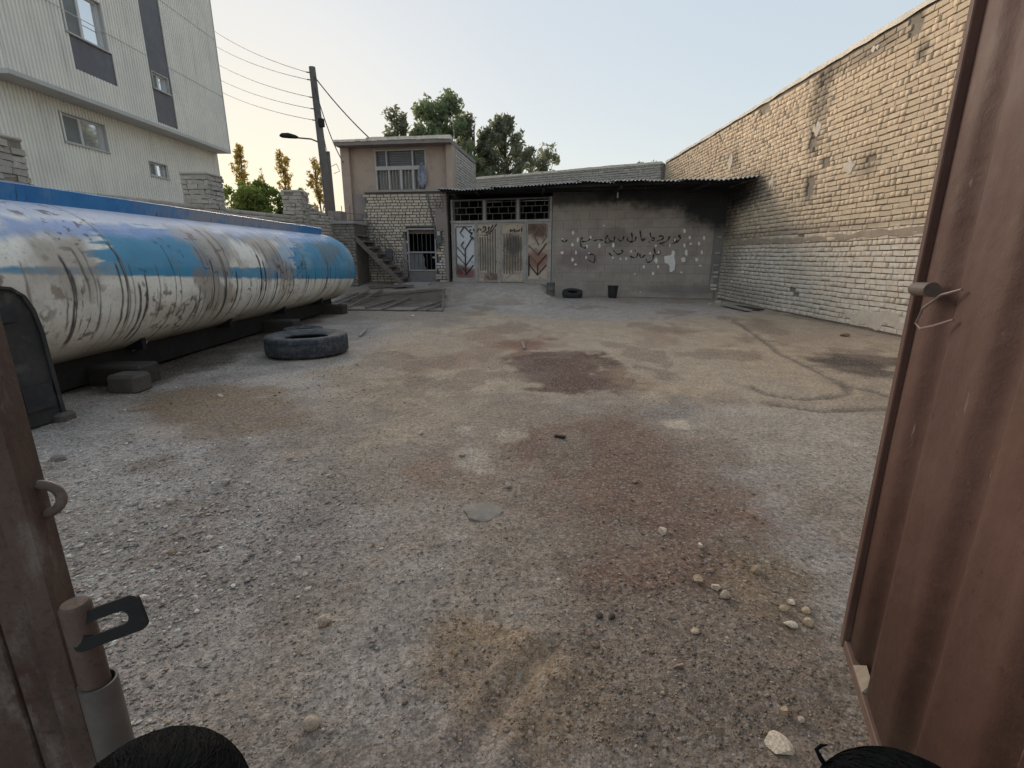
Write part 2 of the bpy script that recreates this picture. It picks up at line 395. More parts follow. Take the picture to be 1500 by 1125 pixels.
hb = gk.math('ADD', gk.math('MULTIPLY', gk.noise(70, 5, .7), 1.), gk.math('MULTIPLY', gk.math('SUBTRACT', 1., vo.outputs['Distance']), .25))
gk.bump(hb, .009); GROUND_M = gk.col(c_)
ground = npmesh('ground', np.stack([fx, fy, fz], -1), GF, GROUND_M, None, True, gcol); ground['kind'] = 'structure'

# ------------------------------------------------------------------ gravel (nobody could count it) and the stones that stand out
def ico(sub=0):
    p = (1+5**.5)/2
    v = [(-1,p,0),(1,p,0),(-1,-p,0),(1,-p,0),(0,-1,p),(0,1,p),(0,-1,-p),(0,1,-p),(p,0,-1),(p,0,1),(-p,0,-1),(-p,0,1)]
    f = [(0,11,5),(0,5,1),(0,1,7),(0,7,10),(0,10,11),(1,5,9),(5,11,4),(11,10,2),(10,7,6),(7,1,8),(3,9,4),(3,4,2),(3,2,6),(3,6,8),(3,8,9),(4,9,5),(2,4,11),(6,2,10),(8,6,7),(9,8,1)]
    v = [np.array(a)/np.linalg.norm(a) for a in v]
    for _ in range(sub):
        nf = []; c = {}
        def mid(a, b):
            k = (min(a, b), max(a, b))
            if k not in c: m = v[a]+v[b]; v.append(m/np.linalg.norm(m)); c[k] = len(v)-1
            return c[k]
        for a, b, d in f:
            ab, bd, da = mid(a, b), mid(b, d), mid(d, a); nf += [(a, ab, da), (b, bd, ab), (d, da, bd), (ab, bd, da)]
        f = nf
    return np.array(v), np.array(f)
OCT_V = np.array([(1,0,0),(-1,0,0),(0,1,0),(0,-1,0),(0,0,1),(.0,0,-.6)], float); OCT_F = np.array([(0,2,4),(2,1,4),(1,3,4),(3,0,4),(2,0,5),(1,2,5),(3,1,5),(0,3,5)])
ICO_V, ICO_F = ico(0)
def scatter(n, ymin, ymax, smin, smax, xr, proto, seed, dens=True, flat=(.30, .70), bright=0.):
    rg = np.random.default_rng(seed)
    # more stones close to the gate, where single ones can be told apart
    t = rg.random(n); y = ymin*(ymax/ymin)**t if ymin > 0 else ymin+(ymax-ymin)*t
    x = rg.uniform(-1, 1, n)*np.minimum(xr, .5+1.25*y)
    keep = rg.random(n) < (gravel_density(x, y)*(1 if not bright else sstep(.45, .95, gravel_density(x, y))))
    x, y = x[keep], y[keep]; n = len(x)
    s = smin*(smax/smin)**(rg.random(n)**2.6)
    V, F = proto; m = len(V)
    vv = V[None]*(1+.38*(rg.random((n, m, 1))-.5)*2)
    sc = np.stack([np.ones(n), rg.uniform(.55, 1, n), rg.uniform(*flat, n)], -1)*s[:, None]
    vv = vv*sc[:, None, :]
    a = rg.uniform(0, 6.28, n); tl = rg.normal(0, .22, n)
    vy = vv[..., 1]*np.cos(tl)[:, None]-vv[..., 2]*np.sin(tl)[:, None]; vz = vv[..., 1]*np.sin(tl)[:, None]+vv[..., 2]*np.cos(tl)[:, None]
    vx = vv[..., 0]; X = vx*np.cos(a)[:, None]-vy*np.sin(a)[:, None]; Y = vx*np.sin(a)[:, None]+vy*np.cos(a)[:, None]
    X += x[:, None]; Y += y[:, None]; Z = vz+(ground_h(x, y)+s*rg.uniform(-.05, .28, n))[:, None]
    gc = ground_colour(x, y); v = rg.random(n); tone = np.where(v < .14+bright, 1.5+bright, np.where(v < .30+bright, .66, rg.uniform(.85, 1.2, n)))
    hue = rg.normal(0, .008, (n, 3)); warm = np.where(rg.random(n) < .2, 1., 0.)[:, None]*np.array([.03, .0, -.03])
    c = np.clip(gc*.85*tone[:, None]+.15*np.array([.36, .33, .30])*tone[:, None]+hue+warm, .03, .62)
    return np.stack([X, Y, Z], -1).reshape(-1, 3), (F[None]+(np.arange(n)*m)[:, None, None]).reshape(-1, 3), np.repeat(c, m, 0)
parts = [scatter(90000, .75, 4.2, .0020, .0065, 3.6, (OCT_V, OCT_F), 1), scatter(40000, 1.0, 8.0, .004, .011, 5.5, (OCT_V, OCT_F), 2),
         scatter(6000, .8, 12, .006, .016, 5.8, (ICO_V, ICO_F), 3, True, (.3, .6), .12), scatter(1500, .9, 13, .009, .024, 5.8, (ICO_V, ICO_F), 4, True, (.25, .6), .22), scatter(6000, 4, 15, .008, .018, 5.8, (OCT_V, OCT_F), 5),
         scatter(26000, .8, 6.5, .0045, .013, 4.8, (ICO_V, ICO_F), 6, True, (.16, .36), .25), scatter(9000, .9, 7, .008, .020, 4.8, (ICO_V, ICO_F), 7, True, (.12, .30), .36)]
of = 0; VV = []; FF = []; CC = []
for v, f, c in parts: VV.append(v); FF.append(f+of); CC.append(c); of += len(v)
sk = NT('stone', .88, 0, .3); sa = sk.n('ShaderNodeAttribute', attribute_name='paint').outputs['Color']
sc_ = sk.mix(1., sa, sk.mix(sk.ramp(sk.noise(120, 4), .3, .7), (.7, .7, .7), (1.2, 1.2, 1.2)), 'MULTIPLY'); sk.bump(sk.noise(220, 3), .003); STONE_M = sk.col(sc_)
npmesh('gravel', np.concatenate(VV), np.concatenate(FF), STONE_M, None, False, np.concatenate(CC), 'stuff')
bpy.data.objects['gravel']['label'] = 'loose grey gravel and grit strewn over the yard'; bpy.data.objects['gravel']['category'] = 'gravel'
ICO2 = ico(2); ICO3 = ico(3)
def stone(px, py, w, hgt, dep, col, label, rot=0., flat=False, seed=0):
    p = G(px, py); p[2] = float(ground_h(np.array([p[0]]), np.array([p[1]]))[0]); _, _, t = proj(p)
    k = t/FPX; rg = np.random.default_rng(seed+int(px*7+py)); V, F = ICO3 if flat else ICO2
    n = np.zeros(len(V))
    for _ in range(9 if flat else 12):
        d = rg.normal(size=3); d /= np.linalg.norm(d); c = rg.uniform(.38, .72) if flat else rg.uniform(.7, .95)
        over = np.maximum(V@d-c, 0); V = V-over[:, None]*d
    V = V*np.array([w*k/2, dep*k/2, hgt*k/2]); ca, sa_ = math.cos(rot), math.sin(rot)
    V = np.stack([V[:, 0]*ca-V[:, 1]*sa_, V[:, 0]*sa_+V[:, 1]*ca, V[:, 2]], -1)+np.array([p[0], p[1], p[2]+hgt*k*.28])
    o = npmesh('stone', V, F, STONE_M, None, True, np.tile(np.array(col)*np.array([1.32, 1.12, .92]), (len(V), 1)))
    try: o.data.set_sharp_from_angle(angle=R(16 if flat else 40))
    except Exception: pass
    tag(o, label, 'stone', 'loose stones on the yard'); return o
LT = (.50, .47, .43); GR = (.27, .26, .25); TN = (.36, .31, .25)
for a in [
 (1137,1090,44,12,50,(.62,.60,.55),'large white angular stone flake near the right gate leaf bottom',.5,True),
 (457,1064,26,20,22,(.38,.36,.33),'rounded pale pebble alone on grey grit at the bottom left',0.,False),
 (476,915,20,18,18,(.40,.37,.35),'rounded pinkish pebble beside a white chip, lower left',.3,False),
 (745,714,18,10,16,(.34,.32,.29),'flat grey stone just behind the round concrete patch',.2,True),
 (678,668,12,8,10,(.30,.29,.29),'small dark-shadowed stone on the pale dust patch',.1,True),
 (617,634,14,6,10,(.50,.48,.46),'thin pale stone chip far from other stones, left of the pale dust patch',.1,True),
 (970,781,14,15,13,LT,'upright white stone on reddish dirt, left of the pair of white stones',.2,True),
 (1026,804,12,13,12,(.58,.56,.54),'square white stone chip on reddish dirt',.7,True),
 (1023,855,20,14,18,TN,'blocky tan stone at the left end of the rubble cluster',.3,True),
 (1050,865,18,14,16,LT,'pale stone in the middle of the rubble cluster',.6,True),
 (1061,876,16,14,14,(.40,.37,.33),'grey stone at the front of the rubble cluster',.1,False),
 (1108,838,16,14,14,(.29,.25,.20),'round brown stone right of the rubble cluster',.4,False),
 (1160,885,13,10,12,(.60,.58,.54),'white chip on yellowish dirt, rear of the three by the gate leaf',.9,True),
 (1180,896,13,11,12,(.40,.35,.27),'rounded tan pebble touching the white chip by the gate leaf',.2,False),
 (1156,916,24,10,14,(.56,.55,.53),'long white stone lying in front of the tan pebbles',-.3,True),
 (1184,914,16,14,14,(.36,.32,.26),'oval tan pebble beside the long white stone',.5,False),
 (1148,895,14,9,12,(.38,.33,.25),'flat tan pebble left of the white chips',.3,False),
 (932,707,14,9,11,(.20,.16,.14),'dark brown stone on the reddish dirt band',.2,True),
 (862,930,12,13,10,(.42,.36,.34),'pink stone standing on dark grit at the centre bottom',.4,True),
 (870,948,16,10,12,(.30,.24,.21),'brown stone leaning under the pink stone',.2,True),
 (878,906,11,9,10,(.10,.09,.09),'black lump, left of two on the grey grit',.1,False),
 (896,908,12,10,10,(.09,.085,.085),'black lump, right of two on the grey grit',.6,False),
 (995,980,22,9,12,(.31,.29,.26),'long grey stone flake on the grit, lower right of centre',.3,True),
 (1150,1048,14,20,16,(.33,.29,.23),'brown pointed stone behind the large white flake',.2,True),
 (1172,1056,12,11,12,(.52,.49,.45),'small pale stone right of the brown pointed stone',.2,True),
 (86,677,22,12,16,(.17,.17,.19),'dark blue-grey stone on pale gravel by the left gate post',.1,False),
 (250,735,16,9,12,(.46,.46,.47),'flat pale stone in the left gravel',.2,True),
 (332,706,15,8,11,(.46,.46,.48),'pale stone chip in the left gravel, further back',.2,True),
 (322,581,13,7,9,(.45,.43,.40),'pale stone on the brown dirt patch near the tank',.2,True),
 (1236,492,18,7,10,(.22,.17,.14),'brown clod on the dirt by the brick wall',.1,True),
 (605,464,7,5,6,(.5,.48,.44),'small white stone in front of the steel frame',.1,True),
]: stone(*a)
# wind-thrown twigs and a round patch of concrete
c0 = G(708, 752); zc = float(ground_h(np.array([c0[0]]), np.array([c0[1]]))[0])
pv = []; nn = 40
for k in range(nn):
    th = 2*math.pi*k/nn; rr = .092*(1+.22*(vnoise(np.array([k*.45]), np.array([3.]), 5)[0]-.5)+.05*math.sin(3*th))
    pv.append((c0[0]+rr*math.cos(th), c0[1]+rr*1.0*math.sin(th)))
mb = MB(); n = len(pv); mb._a([(x, y, zc-.03) for x, y in pv]+[(x, y, zc+.002+.003*math.sin(i)) for i, (x, y) in enumerate(pv)]+[(c0[0]+(x-c0[0])*.9, c0[1]+(y-c0[1])*.9, zc+.006) for x, y in pv]+[(c0[0], c0[1], zc+.0065)],
  [[i, (i+1) % n, n+(i+1) % n, n+i] for i in range(n)]+[[n+i, n+(i+1) % n, 2*n+(i+1) % n, 2*n+i] for i in range(n)]+[[2*n+i, 2*n+(i+1) % n, 3*n] for i in range(n)])
tag(mb.build('concrete_patch', weathered('patch_concrete', (.34, .295, .245), (.26, .225, .19), 9, .9, .006, fine=120), None, True), 'round low concrete patch in the middle of the yard', 'concrete patch')
# ------------------------------------------------------------------ bricks
def brick_meshes(L, Hh, D, nvar, jit, mat, name='brick'):
    out = []
    for _ in range(nvar):
        b = .004
        V = []
        for d, ins in ((-D, 0.), (-b, 0.), (0., b)):
            for sx, sz in ((-1, -1), (1, -1), (1, 1), (-1, 1)):
                V.append((sx*(L/2-ins)+random.gauss(0, jit), d+(random.gauss(0, jit*.6) if d > -D else 0), sz*(Hh/2-ins)+random.gauss(0, jit*.7)))
        F = [[8, 9, 10, 11]]+[[i, (i+1) % 4, 4+(i+1) % 4, 4+i] for i in range(4)]+[[4+i, 4+(i+1) % 4, 8+(i+1) % 4, 8+i] for i in range(4)]
        me = bpy.data.meshes.new(name); me.from_pydata(V, [], F); me.materials.append(mat); me.update(); out.append((me, np.array(V), np.array(F[1:]), np.array(F[0])))
    return out
def brick_field(parent, pl, bricks, mat, ntop, score=None, name='brick', D=.10, rest_name='far_bricks', jit=.0026):
    """bricks: list of (s, z, L, H, d). The ntop with highest score become parts, the rest one joined part."""
    prot = {}
    def pr(L, Hh):
        k = (round(L, 2), round(Hh, 3))
        if k not in prot: prot[k] = brick_meshes(k[0], k[1], D, 6, jit, mat, name)
        return prot[k]
    sc = [(score(b) if score else 1.) for b in bricks]
    order = sorted(range(len(bricks)), key=lambda i: -sc[i]); top = set(i for i in order[:ntop] if sc[i] > 0)
    M0 = pl.M(); V = []; F = []; of = 0; pi_ = root_matrix(parent).inverted()
    A = np.array([[M0[r][c] for c in range(4)] for r in range(3)])
    for i, (s, z, L, Hh, d) in enumerate(bricks):
        me, bv, bf, b0 = random.choice(pr(L, Hh)); rz = random.gauss(0, .005); ry = random.gauss(0, .008)
        if i in top:
            o = bpy.data.objects.new(name, me); COL.objects.link(o); o.parent = parent; o.matrix_parent_inverse = pi_
            o.matrix_basis = M0 @ Matrix.Translation((s, d, z)) @ Matrix.Rotation(ry, 4, 'Y') @ Matrix.Rotation(rz, 4, 'Z')
        else:
            v = bv.copy(); v[:, 2] += v[:, 0]*-ry; v = v+np.array([s, d, z]); v = v@A[:, :3].T+A[:, 3]
            V.append(v); F.append(np.concatenate([bf, b0[None]])+of); of += len(v)
    if V:
        o = npmesh(rest_name, np.concatenate(V), np.concatenate(F), mat, parent); o['kind'] = 'stuff'
def english_bond(s0, s1, z0, z1, ch=.094, L=.25, joint=.015, skip=None, jz=.0, hj=.015, headers=True):
    out = []; row = 0; z = z0
    while z+ch <= z1+.001:
        ln = L/2 if (headers and row % 2) else L
        s = s0-random.random()*ln
        while s < s1:
            w = ln if random.random() > .12 else (L/2 if ln == L else L)
            a, b = max(s, s0), min(s+w, s1)
            if b-a > .05 and not (skip and skip((a+b)/2, z+ch/2)):
                q = round((b-a-joint)*50)/50 if (a > s0 and b < s1) else round((b-a-joint), 2)
                out.append(((a+b)/2, z+ch/2+.009*math.sin(s*.9+row*.13)+.004*math.sin(s*3.1+row*.5)+random.gauss(0, .0025), q, ch-hj, random.gauss(0, .0028)))
            s += w
        z += ch; row += 1
    return out

# brick colours
def brick_mat(name, c1, c2, blobs=(), white=None):
    k = NT(name, .92, 0, .2)
    r = k.rnd(); a = k.mix(r, c1, c2)
    a = k.mix(k.math('MULTIPLY', k.ramp(k.noise(.55, 4), .38, .68), .5), a, tuple(x*.80 for x in c1))
    a = k.mix(k.math('MULTIPLY', k.ramp(k.noise(28, 5, .7), .42, .72), .5), a, tuple(x*.68 for x in c2))
    if white:
        z0, z1, wc = white
        sx = k.n('ShaderNodeSeparateXYZ'); k.l(k.pos, sx.inputs[0])
        hz = k.math('ADD', sx.outputs['Z'], k.math('MULTIPLY', k.math('SUBTRACT', k.noise(1.6, 5), .5), 1.1))
        f = k.math('MULTIPLY', k.ramp(hz, z1, z0), k.ramp(k.noise(9, 5), .25, .6))
        a = k.mix(k.math('MULTIPLY', f, .8), a, wc)
    for c, rr, cc, st in blobs: a = k.mix(k.math('MULTIPLY', k.ell(c, rr, .75, 5., .32), st), a, cc)
    k.bump(k.noise(60, 5, .7), .004)
    return k.col(a)
def rwp(px, py): s, z = RW.px(px, py); return (6.2, s, z)
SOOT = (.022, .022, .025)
RW_BLOBS = [(rwp(1212, 108), (1, .55, .22), SOOT, .6), (rwp(1200, 150), (1, .40, .55), (.09, .085, .08), .6), (rwp(1192, 205), (1, .22, .35), (.04, .038, .038), .8),  # soot patch high on the wall
            (rwp(1185, 275), (1, .25, .35), (.06, .055, .052), .7), (rwp(1080, 285), (1, 1.9, .55), SOOT, .97), (rwp(1062, 325), (1, .9, .6), SOOT, .75), (rwp(1065, 380), (1, .9, .9), (.18, .165, .15), .5), (rwp(1090, 430), (1, 1.6, .35), (.25, .23, .2), .5),  # near-black tone beside and below the canopy end
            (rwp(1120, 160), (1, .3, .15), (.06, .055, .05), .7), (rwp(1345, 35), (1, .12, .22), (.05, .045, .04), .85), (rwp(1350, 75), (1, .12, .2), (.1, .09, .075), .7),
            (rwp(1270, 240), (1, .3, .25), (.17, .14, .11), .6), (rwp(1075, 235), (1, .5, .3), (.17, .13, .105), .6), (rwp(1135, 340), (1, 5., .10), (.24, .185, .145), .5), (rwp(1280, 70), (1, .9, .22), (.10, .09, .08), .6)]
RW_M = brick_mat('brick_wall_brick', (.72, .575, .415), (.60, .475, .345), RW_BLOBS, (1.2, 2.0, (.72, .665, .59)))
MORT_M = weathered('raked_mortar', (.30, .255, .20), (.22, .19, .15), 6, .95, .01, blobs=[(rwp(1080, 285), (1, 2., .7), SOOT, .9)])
def visible_score(pl):
    def f(b):
        p = pl.P(b[0], 0, b[1]); x, y, t = proj(p)
        if t < .5 or y < -5 or x > 1435-.2074*y or x < 0: return 0
        return b[2]*b[3]/t**2
    return f
# ------------------------------------------------------------------ right boundary wall
WT = 4.90
rw = thing('brick_wall', 'tall pale brick wall running back along the right of the yard', 'wall', (6.2, 12, 0))
HOLES = [rwp(1185, 268), rwp(1185, 280), rwp(1190, 210), rwp(1119, 161), rwp(1174, 347), rwp(1162, 426), rwp(1343, 34), rwp(1343, 44), rwp(1271, 232), rwp(1210, 240)]
hl = [(h[1], h[2]) for h in HOLES]
def rskip(s, z): return any(abs(s-a) < .13 and abs(z-b) < .075 for a, b in hl)
bs = english_bond(.4, 21.3, .02, WT, skip=rskip)
brick_field(rw, RW, bs, RW_M, 300, visible_score(RW))
MB(RW.M()).box(.3, 21.35, -.35, -.026, -.3, WT+.005).build('mortar_core', MORT_M, rw)
COP_M = weathered('lime_coping', (.80, .73, .62), (.66, .60, .51), 3, .9, .01, c3=(.3, .27, .23))
mb = MB(RW.M()); pts = []
ss = np.arange(.3, 21.4, .16); zt = WT+.05+.05*(fbm(ss*1.4, ss*0, 9, 4)-.5)+.02*(RNG.random(len(ss))-.5); zb = WT-.012-.05*fbm(ss*2, ss*0+4, 12, 3)
mb._a([(s, .02+.008*math.sin(s*9), b) for s, b in zip(ss, zb)]+[(s, .012, t) for s, t in zip(ss, zt)]+[(s, -.36, t-.01) for s, t in zip(ss, zt)],
      [[i, i+1, len(ss)+i+1, len(ss)+i] for i in range(len(ss)-1)]+[[len(ss)+i, len(ss)+i+1, 2*len(ss)+i+1, 2*len(ss)+i] for i in range(len(ss)-1)])
mb.build('coping', COP_M, rw)
def smear(parent, pl, s0, s1, zf, hf, mat, name, d=.012, seed=0, n=40):   # irregular slap of mortar on a wall
    ss = np.linspace(s0, s1, n); mb = MB(pl.M()); c = zf(ss); h = hf(ss)
    q_ = 3.1*max(1., 1.6/(s1-s0)); up = c+h*(.5+1.1*(fbm(ss*q_, ss*0, seed, 4)-.5)); dn = c-h*(.5+1.1*(fbm(ss*q_, ss*0+7, seed+3, 4)-.5))
    dd = d+.012*(fbm(ss*4, ss*0, seed+5, 3)-.5)
    mb._a([(s, -.012, z) for s, z in zip(ss, up)]+[(s, q, z-.02) for s, z, q in zip(ss, up, dd)]+[(s, q, z+.02) for s, z, q in zip(ss, dn, dd)]+[(s, -.012, z) for s, z in zip(ss, dn)],
          [[k*n+i, k*n+i+1, (k+1)*n+i+1, (k+1)*n+i] for k in range(3) for i in range(n-1)])
    return mb.build(name, mat, parent)
DUNM = weathered('dun_mortar', (.44, .35, .27), (.34, .27, .205), 5, .95, .01)
PALM = weathered('pale_mortar', (.70, .61, .50), (.58, .50, .41), 5, .95, .01)
a, b = RW.px(1060, 356)[0], RW.px(1345, 333)[0]
smear(rw, RW, min(a, b)-.6, max(a, b), lambda s: 1.60+.02*np.sin(s), lambda s: .13+.10*(fbm(s*.8, s*0, 2, 3)-.5), DUNM, 'mortar_band', .006, 3, 90)
a, b = RW.px(1235, 470)[0], RW.px(1330, 480)[0]
smear(rw, RW, min(a, b)-.5, max(a, b), lambda s: .16+.16*fbm(s*2.5, s*0, 66, 4), lambda s: .22+.5*(fbm(s*2.2, s*0, 6, 4)-.5), PALM, 'plaster_patch', .006, 8, 60)
for (x, y, w, h) in ((1197, 188, .28, .32), (1245, 243, .30, .22), (1070, 236, .3, .4), (1130, 268, .22, .25), (1283, 70, .2, .1)):
    s, z = RW.px(x, y); smear(rw, RW, s-w/2, s+w/2, lambda q, z=z: z+0*q, lambda q, s=s, w=w, h=h: h*np.sqrt(np.clip(1-((q-s)/(w/2))**2, .05, 1)), PALM, 'plaster_patch', .01, int(x), 14)
# ------------------------------------------------------------------ block wall beside the yard gate
SG0 = FA.px(807, 420)[0]; SG1 = FA.px(663, 412)[0]
FT = 3.16
bw = thing('block_wall', 'grey concrete block wall with black graffiti and flaking white patches', 'wall', FA.P(SG0/2, 0, 0))
def fap(px, py): s, z = FA.px(px, py); return tuple(FA.P(s, 0, z))
BLK_BL = [(fap(1050, 300), (1.2, 1.2, .75), SOOT, .93), (fap(960, 280), (2.6, 1.5, .42), (.03, .03, .032), .85), (fap(850, 283), (2.4, 1.2, .40), (.035, .035, .037), .8), (fap(1000, 285), (2.2, 1.2, .5), (.03, .03, .032), .8),  # near-black band along the wall top beneath the canopy
          (fap(850, 380), (.9, .6, .38), (.25, .19, .185), .75), (fap(905, 350), (.5, .4, .35), (.20, .16, .15), .6), (fap(930, 385), (1.6, .8, .2), (.36, .32, .30), .5), (fap(1000, 425), (1.5, .8, .2), (.20, .185, .175), .6)]
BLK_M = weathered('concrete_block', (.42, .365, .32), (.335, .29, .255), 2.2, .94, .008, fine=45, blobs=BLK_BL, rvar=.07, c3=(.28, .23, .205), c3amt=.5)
bm_ = MB(FA.M())
ch, bl = .27, .54; z = -.08; row = 0; protos = {}
while z < FT:
    s = -.1-(bl/2 if row % 2 else 0)
    while s < SG0:
        a, b = max(s, -.02), min(s+bl, SG0); zt_ = min(z+ch, FT+.1)
        if b-a > .08 and zt_-z > .06:
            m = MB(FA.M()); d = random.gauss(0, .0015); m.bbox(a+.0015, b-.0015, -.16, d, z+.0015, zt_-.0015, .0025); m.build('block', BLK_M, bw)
        s += bl
    z += ch; row += 1
MB(FA.M()).box(-.05, SG0-.004, -.15, -.024, -.2, FT+.1).build('mortar_core', MORT_M, bw)
FLAKE_M = weathered('flaking_white_paint', (.85, .83, .80), (.74, .72, .69), 8, .8, .002, fine=80)
def zf5(x, y): return FA.px(810+x/5.77, 320+y/5.77)
def flake(pts, name='paint_flake'):
    m = MB(FA.M()); m.prism([(s, z) for s, z in pts], -.002, .010+random.random()*.003); m.build(name, FLAKE_M, bw)
flake([zf5(*p) for p in ((940,320),(1000,308),(1008,270),(1030,276),(1026,330),(1034,372),(1028,432),(1004,452),(985,450),(986,405),(972,384),(944,374))], 'white_paint_patch')
for x, y, w, h in ((1100,348,45,65),(1128,290,30,60),(1112,105,30,45),(1155,160,22,40),(1277,165,25,40),(1112,230,22,50),(1235,215,25,50),(1165,215,30,26),(1258,285,20,45),(1215,348,35,40),(1245,400,30,20),
    (870,230,22,35),(895,285,25,40),(870,355,35,60),(888,408,25,40),(768,410,18,40),(845,465,25,35),(692,467,14,20),(822,295,22,25),(660,278,22,25),(510,230,30,50),(395,230,25,50),(508,332,25,25),(620,340,20,25),(570,340,18,25),
    (318,160,22,40),(288,235,18,35),(210,180,25,50),(170,120,28,45),(165,225,25,40),(195,290,20,55),(80,290,35,40),(82,172,20,18),(165,348,30,40),(190,390,32,25),(280,330,20,35),(305,295,22,14),(988,230,14,50),(1030,180,18,40),(1085,455,22,20),(1165,360,10,10),(740,620,16,14),(430,60,14,18)):
    n = 9; pts = []
    for k in range(n):
        th = 2*math.pi*k/n; r_ = random.uniform(.55, 1.0); pts.append(zf5(x+math.cos(th)*w*.5*r_, y+math.sin(th)*h*.5*r_))
    flake(pts)
BLACKP = weathered('black_spray_paint', (.035, .035, .037), (.06, .058, .058), 9, .8, 0, fine=50)
def stroke(pl, pts, w, mat, parent, name, d=.009):               # a painted brush stroke: a thin ribbon lying on the wall
    P = [np.array(p) for p in pts]; Q = []
    for i in range(len(P)-1):                                     # Catmull-Rom
        p0, p1, p2, p3 = P[max(i-1, 0)], P[i], P[i+1], P[min(i+2, len(P)-1)]
        for k in range(5):
            t = k/5; Q.append(.5*((2*p1)+(p2-p0)*t+(2*p0-5*p1+4*p2-p3)*t*t+(3*p1-p0-3*p2+p3)*t**3))
    Q.append(P[-1]); n = len(Q); L = []; Rr = []
    for i in range(n):
        t = Q[min(i+1, n-1)]-Q[max(i-1, 0)]; t = t/(np.linalg.norm(t)+1e-9); nn_ = np.array([-t[1], t[0]])
        ww = w*(.75+.35*math.sin(i*.9))*(.55 if i in (0, n-1) else 1); L.append(Q[i]+nn_*ww/2); Rr.append(Q[i]-nn_*ww/2)
    m = MB(pl.M()); v = []
    for dd in (0., d):
        for q in L: v.append((q[0], dd, q[1]))
        for q in Rr: v.append((q[0], dd, q[1]))
    f = []
    for i in range(n-1):
        f.append([2*n+i, 2*n+i+1, 3*n+i+1, 3*n+i]); f.append([i, i+1, 2*n+i+1, 2*n+i]); f.append([n+i, n+i+1, 3*n+i+1, 3*n+i])
    m._a(v, f); return m.build(name, mat, parent)
for pts in (
  [(1080,140),(1058,150),(1078,165),(1052,195),(1000,215)], [(1035,160),(1018,188),(1050,186)], [(988,148),(962,192),(898,216)], [(928,228),(934,222)],
  [(893,150),(932,150),(922,176),(880,190)], [(820,118),(830,158),(856,168),(850,186),(828,180)], [(808,196),(816,200)], [(736,100),(746,168),(762,190),(776,174),(742,180)],
  [(702,150),(690,190),(650,196)], [(664,118),(670,170),(660,202),(630,182),(636,164)], [(600,150),(586,186),(562,186),(552,168)], [(522,150),(512,190),(482,190),(470,168)],
  [(466,140),(440,180),(452,206),(482,204)], [(424,184),(384,180),(345,188)], [(332,158),(290,190),(240,196)], [(252,158),(234,190),(240,236),(270,250),(286,228)], [(122,180),(96,200),(74,184)], [(84,160),(88,172)],
  [(854,252),(870,302),(906,290),(900,268)], [(852,300),(840,350),(800,372),(788,344)], [(782,308),(742,332),(734,300)], [(722,288),(700,330),(650,320)], [(690,270),(700,276)],
  [(576,268),(592,286),(546,302),(508,268)], [(470,290),(500,318)], [(300,300),(350,312),(345,372),(300,350)]):
    stroke(FA, [zf5(*p) for p in pts], .048, BLACKP, bw, 'graffiti_stroke')
# rough corner where the block wall meets the brick wall
for k, z in enumerate((.25, .36, .62, .74, .95, 1.3, 1.75, 2.1)):
    m = MB(FA.M()); m.bbox(.05, .05+random.uniform(.12, .2), -.02, .035+random.random()*.02, z, z+.07, .008); m.build('brick', RW_M if k < 4 else BLK_M, bw)
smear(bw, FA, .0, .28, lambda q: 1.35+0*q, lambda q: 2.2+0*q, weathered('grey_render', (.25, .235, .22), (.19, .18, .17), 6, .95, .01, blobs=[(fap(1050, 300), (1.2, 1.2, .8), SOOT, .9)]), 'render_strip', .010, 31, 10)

# ------------------------------------------------------------------ yard gate with its transom
GZ = float(gz(*FA.P((SG0+SG1)/2, .1, 0)[:2]))
def fz_(x, y): return FA.px(x, y)[1]
ZT = fz_(735, 325); ZTT = fz_(735, 293); ZG = fz_(735, 414)
yg = thing('yard_gate', 'four-panel pale steel gate with rust, raised bars and scrawled writing', 'gate', FA.P((SG0+SG1)/2, 0, ZG))
sx = lambda x: FA.px(x, 370)[0]
gbl = [(fap(682, 402), (.5, .6, .28), (.20, .06, .04), .9), (fap(672, 395), (.3, .4, .2), (.10, .04, .03), .8), (fap(790, 338), (.38, .5, .30), (.13, .06, .045), .9), (fap(778, 330), (.2, .4, .3), (.11, .06, .045), .8), (fap(787, 380), (.45, .5, .35), (.26, .10, .07), .8),
       (fap(752, 358), (.32, .5, .42), (.055, .05, .045), .85), (fap(722, 406), (.35, .5, .14), (.13, .06, .045), .8), (fap(752, 385), (.6, .5, .3), (.12, .10, .085), .5), (fap(712, 375), (.4, .5, .4), (.19, .17, .15), .45)]
GT_M = weathered('gate_steel', (.60, .50, .39), (.49, .40, .31), 3, .6, .002, metal=.0, fine=40, c3=(.22, .11, .07), c3amt=.75, spec=.3, blobs=gbl)
GW_M = weathered('gate_steel_white', (.68, .69, .72), (.58, .58, .6), 3, .6, .002, fine=40, c3=(.2, .13, .11), c3amt=.4, spec=.4, blobs=gbl)
FR_M = weathered('gate_frame_steel', (.44, .41, .38), (.33, .31, .29), 4, .6, .002, fine=40, c3=(.15, .09, .07), c3amt=.5, spec=.4)
FD_M = weathered('transom_steel', (.15, .145, .145), (.11, .105, .105), 4, .6, .001, fine=40, spec=.4)
RIBD = weathered('dirty_rib', (.23, .20, .175), (.15, .13, .115), 5, .7, 0)
panels = [((665.5, 697), GW_M), ((699, 730.5), GT_M), ((733.5, 768), GT_M), ((771.5, 804.5), GT_M)]
